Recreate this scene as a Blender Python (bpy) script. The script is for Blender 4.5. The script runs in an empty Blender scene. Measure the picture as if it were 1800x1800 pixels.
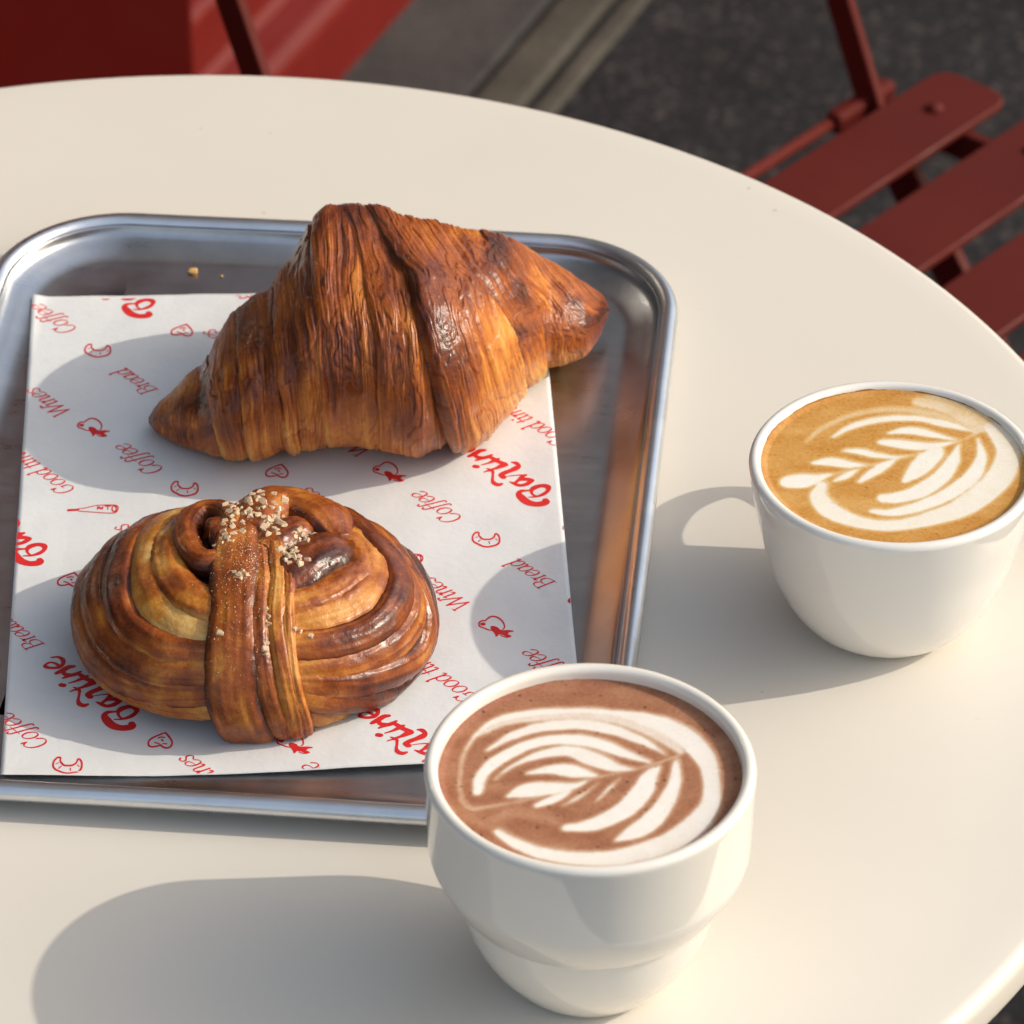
import bpy, math, random
import numpy as np
from mathutils import Matrix, Vector
from mathutils.bvhtree import BVHTree

# ------------------------------------------------------------------ set-up
scene = bpy.context.scene
COL = scene.collection
R = math.radians
TOP = 0.72                                   # height of the table top above the paving, metres

# camera
cam_data = bpy.data.cameras.new('camera')
cam = bpy.data.objects.new('camera', cam_data)
COL.objects.link(cam)
PITCH, ROLL = 0.634236, -0.0017147
cp, sp, cr, sr = math.cos(PITCH), math.sin(PITCH), math.cos(ROLL), math.sin(ROLL)
fwd = Vector((0, cp, -sp)); r0 = Vector((1, 0, 0)); u0 = Vector((0, sp, cp))
right = cr * r0 + sr * u0; up = -sr * r0 + cr * u0
cam.matrix_world = Matrix(((right.x, up.x, -fwd.x, 0.10954), (right.y, up.y, -fwd.y, -1.09876),
                           (right.z, up.z, -fwd.z, TOP + 0.83451), (0, 0, 0, 1)))
cam_data.sensor_width = 36.0
cam_data.lens = 160.0
cam_data.clip_start = 0.05
cam_data.clip_end = 500.0
cam_data.dof.use_dof = True
cam_data.dof.focus_distance = 1.33
cam_data.dof.aperture_fstop = 26.0
scene.camera = cam

# sky and sun
SUN_DIR = Vector((1.505, 0.10, 1.0)).normalized()
SUN_EL = math.asin(SUN_DIR.z)
world = bpy.data.worlds.new('World')
scene.world = world
world.use_nodes = True
wn = world.node_tree.nodes; wl = world.node_tree.links
wn.clear()
sky = wn.new('ShaderNodeTexSky'); sky.sky_type = 'NISHITA'; sky.sun_disc = False
sky.sun_elevation = SUN_EL
sky.sun_rotation = math.atan2(SUN_DIR.x, SUN_DIR.y)
sky.dust_density = 4.5; sky.ozone_density = 1.0; sky.air_density = 1.25
bg = wn.new('ShaderNodeBackground'); bg.inputs['Strength'].default_value = 0.13
wo = wn.new('ShaderNodeOutputWorld')
veil = wn.new('ShaderNodeMix'); veil.data_type = 'RGBA'; veil.blend_type = 'ADD'; veil.inputs[0].default_value = 1.0
veil.inputs[7].default_value = (2.0, 2.2, 2.45, 1.0)          # thin bright haze over the whole sky
wl.new(sky.outputs[0], veil.inputs[6]); wl.new(veil.outputs[2], bg.inputs['Color']); wl.new(bg.outputs[0], wo.inputs['Surface'])
sd = bpy.data.lights.new('sun', 'SUN')
sd.energy = 2.7; sd.angle = R(0.55); sd.color = (1.0, 0.91, 0.77)
sun = bpy.data.objects.new('sun', sd); COL.objects.link(sun)
sun.rotation_euler = (-SUN_DIR).to_track_quat('-Z', 'Y').to_euler()
sun.location = (3, 0.2, 3)

scene.view_settings.view_transform = 'Standard'
scene.view_settings.look = 'None'
scene.view_settings.exposure = 0.02
scene.view_settings.gamma = 1.0
scene.view_settings.use_curve_mapping = False
scene.cycles.max_bounces = 8

# ------------------------------------------------------------------ measured outlines, millimetres
CROISSANT_ST = [[-5.06,78.34,4.84,0.63,0.47],[-4.41,77.29,5.62,1.88,1.39],[-3.18,75.84,7.0,4.12,3.05],[-1.29,75.2,8.06,6.12,4.53],[1.13,74.46,9.03,8.14,6.02],[3.33,74.25,9.86,9.91,7.33],[5.53,74.07,10.74,11.75,8.69],[7.73,73.88,11.6,13.51,10.0],[9.93,73.49,12.31,14.52,10.74],[12.13,73.1,13.03,15.53,11.49],[14.33,73.29,14.67,17.84,13.2],[16.54,73.78,16.82,20.86,15.44],[18.7,74.44,18.25,22.88,16.93],[20.86,75.25,19.81,25.08,18.56],[23.02,75.62,20.68,26.29,19.45],[25.18,75.92,21.41,27.33,20.22],[27.31,76.64,22.12,28.32,20.96],[29.44,77.39,22.64,29.06,21.5],[31.57,78.06,23.02,29.59,21.9],[33.69,78.73,23.4,30.12,22.29],[35.83,80.3,25.24,32.72,24.21],[37.95,81.72,26.22,34.09,25.23],[40.06,83.08,26.9,35.05,25.94],[42.18,84.56,27.76,36.26,26.83],[44.31,86.24,29.16,38.23,28.29],[46.44,88.01,31.0,40.83,30.21],[48.58,89.41,32.24,42.57,31.5],[50.72,90.1,32.93,43.54,32.22],[52.87,90.51,33.23,43.96,32.53],[55.01,90.8,33.32,44.08,32.62],[57.15,91.08,33.41,44.21,32.72],[59.31,90.8,33.43,44.24,32.73],[61.47,90.28,33.34,44.12,32.65],[63.63,89.77,33.26,44.0,32.56],[65.79,89.23,33.14,43.83,32.44],[67.95,88.45,33.03,43.68,32.33],[70.12,87.51,32.97,43.6,32.26],[72.28,86.62,32.91,43.51,32.2],[74.43,86.17,32.87,43.46,32.16],[76.59,85.71,32.84,43.41,32.12],[78.74,85.26,32.8,43.36,32.08],[80.88,85.14,32.61,43.08,31.88],[83.01,85.73,32.19,42.5,31.45],[85.14,86.32,31.78,41.92,31.02],[87.28,86.89,31.33,41.28,30.55],[89.41,87.78,30.77,40.49,29.97],[91.54,88.92,30.14,39.61,29.31],[93.68,90.16,29.67,38.95,28.82],[95.82,91.4,29.21,38.3,28.34],[97.96,92.99,28.66,37.53,27.77],[100.1,95.05,27.97,36.56,27.06],[102.25,97.08,27.22,35.5,26.27],[104.41,99.17,26.42,34.38,25.44],[106.57,102.11,25.31,32.81,24.28],[108.74,104.92,23.99,30.95,22.91],[110.92,107.67,22.72,29.09,21.53],[113.1,110.32,21.55,27.2,20.13],[115.3,112.87,20.45,25.3,18.72],[117.5,115.32,19.35,23.33,17.26],[119.71,117.79,18.27,21.32,15.78],[121.92,119.05,17.54,19.75,14.62],[124.11,118.67,17.29,18.81,13.92],[126.31,118.28,17.02,17.78,13.16],[128.51,118.6,16.58,16.46,12.18],[130.72,118.87,16.16,15.15,11.21],[132.92,119.1,15.77,13.83,10.23],[135.17,121.76,14.62,11.4,8.44],[137.63,125.51,13.12,8.38,6.2],[139.2,129.77,11.67,5.76,4.26],[140.19,132.64,9.78,2.74,2.03],[140.79,134.36,8.66,0.93,0.68]]
CROISSANT_BANDS = [[-8.06,-8.06,-8.06,-8.06,-8.06,-8.06,-8.06,-8.06,-8.06],[13.96,14.2,14.57,14.93,15.37,16.27,17.16,18.05,18.88],[22.48,23.26,24.04,24.81,25.35,25.89,26.42,26.95,27.49],[34.58,35.06,35.69,36.31,36.85,37.39,37.93,38.47,39.01],[46.09,47.02,47.96,48.87,49.59,50.31,50.77,51.1,51.44],[55.55,59.65,63.38,65.09,66.8,67.68,67.83,67.98,68.13],[63.09,70.43,77.73,79.87,82.01,83.96,85.85,87.87,89.94],[86.39,93.01,99.66,103.56,107.0,110.46,111.74,112.97,114.2],[99.74,105.98,111.15,114.6,118.06,119.26,119.85,120.43,121.0],[143.79,143.79,143.79,143.79,143.79,143.79,143.79,143.79,143.79]]
BUN_C = [33.09,-34.93,13.0]
BUN_A = [52.43,44.3,27.0]
BUN_LEFT = [[[[-24.7,29.4,15.7],[-29.5,5.0,22.1],[-29.1,-11.2,21.4],[-23.7,-22.7,19.7],[-13.8,-29.8,18.7],[-6.0,-32.3,18.2]],7.4,0.6,0.24],[[[-31.9,26.2,14.3],[-37.7,4.4,18.6],[-38.3,-12.5,16.8],[-33.4,-24.4,14.6],[-23.4,-32.6,13.7],[-12.3,-35.8,14.6],[-4.7,-37.0,14.7]],6.4,1.3,0.6],[[[-40.0,20.9,11.9],[-45.1,3.4,13.7],[-44.3,-12.8,12.1],[-38.7,-25.3,9.6],[-27.9,-34.6,8.8],[-12.3,-39.6,10.3],[-4.6,-40.4,10.9]],6.4,1.3,0.52],[[[-47.8,12.5,8.1],[-49.8,-2.5,8.3],[-47.7,-16.4,5.2],[-40.2,-28.1,2.8],[-28.0,-36.9,3.7],[-13.0,-41.8,5.9],[-4.7,-42.6,7.0]],5.9,1.1,0.66],[[[-50.6,-7.4,5.5],[-48.2,-17.5,0.2],[-39.1,-29.4,-1.8],[-27.6,-37.6,-1.0],[-13.9,-42.7,-0.2],[-4.9,-44.1,0.1]],5.8,0,0.36]]
BUN_RIGHT = [[[[25.7,13.8,22.0],[34.3,7.9,19.8],[35.9,-3.6,19.6],[31.1,-16.9,19.2],[21.7,-23.9,19.8],[12.9,-27.5,20.1],[6.6,-28.7,20.3]],7.2,1.0,0.34],[[[34.8,12.8,18.6],[42.2,1.1,16.0],[42.4,-10.8,14.5],[36.2,-22.6,13.8],[25.0,-30.8,14.6],[13.7,-34.2,15.7],[6.7,-34.9,16.2]],5.9,1.9,0.66],[[[41.4,9.2,15.6],[47.4,-2.6,11.4],[46.9,-13.8,8.7],[39.4,-25.9,8.3],[26.9,-34.7,9.5],[14.3,-38.6,11.0],[6.8,-39.5,11.8]],5.6,1.0,0.4],[[[47.3,2.7,11.5],[51.2,-6.1,4.3],[49.4,-14.8,-1.2],[40.0,-28.6,1.4],[27.5,-36.9,4.8],[14.9,-40.5,7.7],[6.8,-41.6,8.6]],5.3,1.3,0.56],[[[51.8,-3.0,3.6],[50.0,-10.3,-5.3],[42.5,-20.3,-9.9],[30.5,-35.8,-2.6],[16.1,-41.7,3.8],[8.0,-43.0,4.9]],5.2,1.0,0.7],[[[51.8,-5.2,-2.9],[45.6,-17.1,-8.4],[35.8,-25.4,-12.2],[27.3,-29.9,-14.1],[16.6,-41.6,-3.7],[9.0,-43.5,-2.1]],5.6,-0.4,0.36]]
BUN_CURL_L = [[-4.6,-2.5,26.9],[-8.3,-7.1,26.3],[-13.4,-7.3,25.7],[-17.7,-0.5,25.4],[-19.0,10.8,24.3],[-15.7,20.1,22.7],[-9.7,19.9,23.6],[-5.3,11.9,25.9],[-5.5,3.0,26.8],[-8.7,1.1,26.6]]
BUN_CURL_R = [[8.8,-17.4,24.4],[13.7,-11.0,25.2],[19.3,-4.3,25.0],[24.9,1.6,23.8],[31.1,8.3,21.1]]
BUN_FILL_L = [[-21.5,18.3,22.0],[-24.0,2.6,23.9],[-22.3,-10.8,23.5],[-16.7,-19.7,22.6],[-10.1,-23.8,22.2],[-4.3,-24.9,22.2]]
BUN_FILL_R = [[31.1,7.0,21.3],[32.1,-3.7,21.2],[27.2,-12.8,21.7],[19.7,-19.5,22.0],[12.2,-22.6,22.4],[5.8,-23.5,22.7]]
BUN_HEART_L = [[-2.9,1.7,26.9],[-6.9,4.9,26.6],[-10.9,6.7,26.1],[-14.1,6.1,25.7]]
BUN_HEART_R = [[3.8,-3.5,26.8],[8.1,2.7,26.6],[13.0,8.9,25.6],[19.3,12.9,23.8]]
BUN_STRAP_A = [[-3.6,16.3,25.0],[-3.6,-2.5,26.9],[-3.7,-16.1,25.1],[-3.6,-28.2,20.7],[-3.7,-37.5,14.3],[-3.4,-43.2,5.8],[-1.5,-44.1,-2.4],[1.0,-41.5,-9.5]]
BUN_STRAP_B = [[2.8,-2.6,26.9],[4.0,-16.1,25.1],[3.7,-28.2,20.7],[4.5,-37.5,14.2],[6.7,-43.0,5.6],[9.3,-43.3,-3.1],[10.5,-39.2,-11.3]]
BUN_STRAP_C = [[7.3,-2.3,26.7],[8.8,-15.8,24.8],[8.5,-27.3,20.8],[9.6,-36.2,14.8],[11.5,-41.9,6.4],[13.4,-42.6,-2.9],[13.5,-36.9,-13.2]]
BUN_STRAP_D = [[10.8,-8.7,25.9],[11.6,-15.5,24.6],[11.6,-27.0,20.5],[12.4,-35.8,14.5],[14.0,-41.3,6.7],[16.0,-42.1,-1.6],[16.9,-38.3,-10.5]]
BUN_FLAP = [[0.2,5.1,26.8],[2.5,17.9,24.7],[7.6,26.1,21.5],[14.3,23.7,21.6],[21.1,17.0,22.4],[26.6,7.1,22.9]]
NIBS = [[-4.7,18.9,1.26],[-5.1,3.8,1.17],[-5.6,5.2,0.93],[-2.4,6.5,1.06],[-7.8,2.2,1.53],[-4.3,13.5,1.25],[-5.6,9.4,1.29],[-4.9,-3.7,0.94],[-7.1,19.2,1.06],[-3.0,14.2,0.91],[-5.1,7.0,1.25],[-6.3,4.6,1.13],[-4.8,13.7,1.0],[-6.2,15.5,1.46],[-4.6,0.0,1.46],[-7.4,7.2,1.07],[-1.9,5.3,0.96],[-4.3,13.3,1.57],[-7.2,0.2,1.29],[-4.4,-3.1,1.37],[-6.4,15.4,1.06],[-5.9,9.9,1.38],[-6.7,12.9,1.46],[-4.0,-0.2,1.46],[-6.7,0.1,1.33],[-2.3,11.1,1.41],[-4.8,11.3,1.4],[-4.2,13.5,1.29],[-8.1,5.3,1.12],[-5.1,6.4,1.19],[-7.8,17.0,1.55],[-6.1,-3.2,1.03],[-4.7,11.2,1.18],[-2.1,1.6,1.48],[-3.2,0.0,1.08],[-7.4,6.3,0.97],[-4.2,11.8,1.21],[1.4,17.6,1.06],[-0.1,9.4,1.61],[-0.9,16.8,1.43],[2.1,24.2,1.53],[-0.6,12.8,1.49],[-1.5,17.9,1.46],[1.8,17.8,1.02],[1.8,13.0,0.94],[2.1,9.8,1.61],[0.3,12.4,1.23],[-1.0,34.0,1.65],[-0.4,11.4,1.17],[1.6,23.8,1.6],[-1.6,18.2,1.33],[0.6,10.9,0.94],[3.6,15.7,1.28],[1.3,19.4,1.35],[-1.3,17.3,1.48],[-1.3,19.3,1.29],[-0.3,22.2,1.34],[0.2,23.1,1.69],[0.1,34.0,1.14],[-0.3,15.7,0.94],[2.8,17.3,1.59],[3.0,10.3,1.1],[2.6,15.8,1.44],[-1.2,17.9,1.26],[1.2,10.5,1.64],[2.5,9.3,1.1],[2.1,12.0,0.97],[2.8,21.0,1.04],[7.4,9.3,1.09],[4.3,4.7,1.78],[7.7,13.3,1.45],[7.4,11.2,1.67],[4.3,3.1,1.19],[4.4,15.6,0.99],[6.1,22.4,1.33],[4.2,2.2,1.24],[7.9,15.1,1.24],[6.0,7.0,1.15],[6.7,6.4,1.39],[6.0,8.5,1.04],[7.5,11.5,1.24],[7.6,10.6,1.27],[6.6,10.8,0.96],[9.0,14.0,1.13],[4.8,8.3,1.7],[7.4,10.3,1.37],[7.7,2.9,1.57],[5.9,14.6,1.2],[4.7,5.9,1.51],[6.6,16.7,1.3],[8.6,6.6,1.75],[3.8,9.1,1.45],[3.4,13.6,1.13],[5.5,-0.0,1.35],[7.7,10.5,1.6],[4.2,7.7,1.69],[8.5,3.6,1.12],[5.1,1.0,1.26],[6.5,10.6,1.8],[9.2,12.4,1.08],[5.4,13.7,1.24],[7.4,8.6,1.04],[8.2,0.5,1.12],[6.6,10.1,0.95],[9.8,5.5,1.64],[13.8,-6.9,1.04],[11.0,-11.0,1.02],[12.7,-6.0,1.24],[9.6,-5.6,1.34],[13.2,-6.3,0.95],[11.7,-2.2,1.19],[10.1,-4.5,1.08],[10.3,-6.8,1.25],[11.7,-9.3,1.44],[9.8,-5.5,1.32],[13.7,-6.3,1.38],[10.1,-10.6,1.25],[13.1,-9.0,1.21],[8.5,-6.4,0.95],[11.9,-11.9,1.08],[11.0,-8.3,1.09],[10.5,-6.5,1.07],[11.0,-9.0,1.38],[13.6,-5.1,1.16],[12.6,-7.9,1.21],[13.5,-0.5,1.25],[17.9,4.4,0.94],[18.8,5.1,0.88],[16.7,-0.6,1.29],[16.4,2.5,0.91],[13.4,0.4,1.27],[13.2,2.7,0.94],[14.0,4.4,1.37],[16.4,1.1,1.01],[14.7,-0.3,0.9],[14.8,5.6,0.8],[16.8,3.1,0.98],[13.3,1.5,0.93],[15.2,5.9,0.94],[17.3,0.2,0.89],[19.1,4.5,1.3],[13.0,-0.1,1.04],[14.6,1.7,0.82],[15.0,3.6,1.37],[13.1,2.9,1.34],[14.9,-11.0,1.03],[13.9,-11.2,1.07],[14.8,-9.4,1.1],[15.3,-12.3,1.5],[16.3,-12.3,1.36],[13.3,-10.1,1.21],[16.7,-11.4,1.49],[14.7,-9.3,1.17],[15.1,-10.6,1.02],[17.2,-9.9,1.4],[14.4,-10.8,1.22],[14.4,-10.4,1.19],[15.6,-10.5,0.93],[-4.5,-4.5,1.15],[-5.1,-5.0,0.81],[-10.5,-2.5,0.76],[-10.7,-3.1,0.88],[-6.4,-2.0,1.17],[-10.0,-4.0,0.74],[-7.9,-3.9,0.9],[-8.7,-3.7,0.91],[-8.4,-1.7,0.82],[-8.0,-1.5,0.91],[-8.7,-3.3,1.12],[-2.3,-17.9,1.26],[-1.8,-17.9,0.99],[-3.7,-16.7,1.0],[-1.6,-16.6,1.26],[-3.3,-17.3,1.02],[-1.8,-19.0,1.03],[0.0,-17.8,1.04],[-2.0,-17.5,1.24],[0.1,-18.6,1.01],[-3.8,-16.9,0.81],[2.5,34.1,1.77],[3.3,34.0,1.8],[9.3,21.3,1.55],[9.4,20.0,1.83],[-7.2,-35.0,1.7],[5.9,-27.8,1.1],[6.6,-29.9,1.2],[6.7,-31.8,1.2],[6.4,-36.7,1.1],[5.8,-38.5,1.3],[6.1,-39.6,1.1],[14.2,-31.2,1.1],[15.5,-31.7,1.1],[14.1,-32.7,1.2],[15.5,-32.6,1.1],[18.7,-33.2,1.2]]
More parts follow.
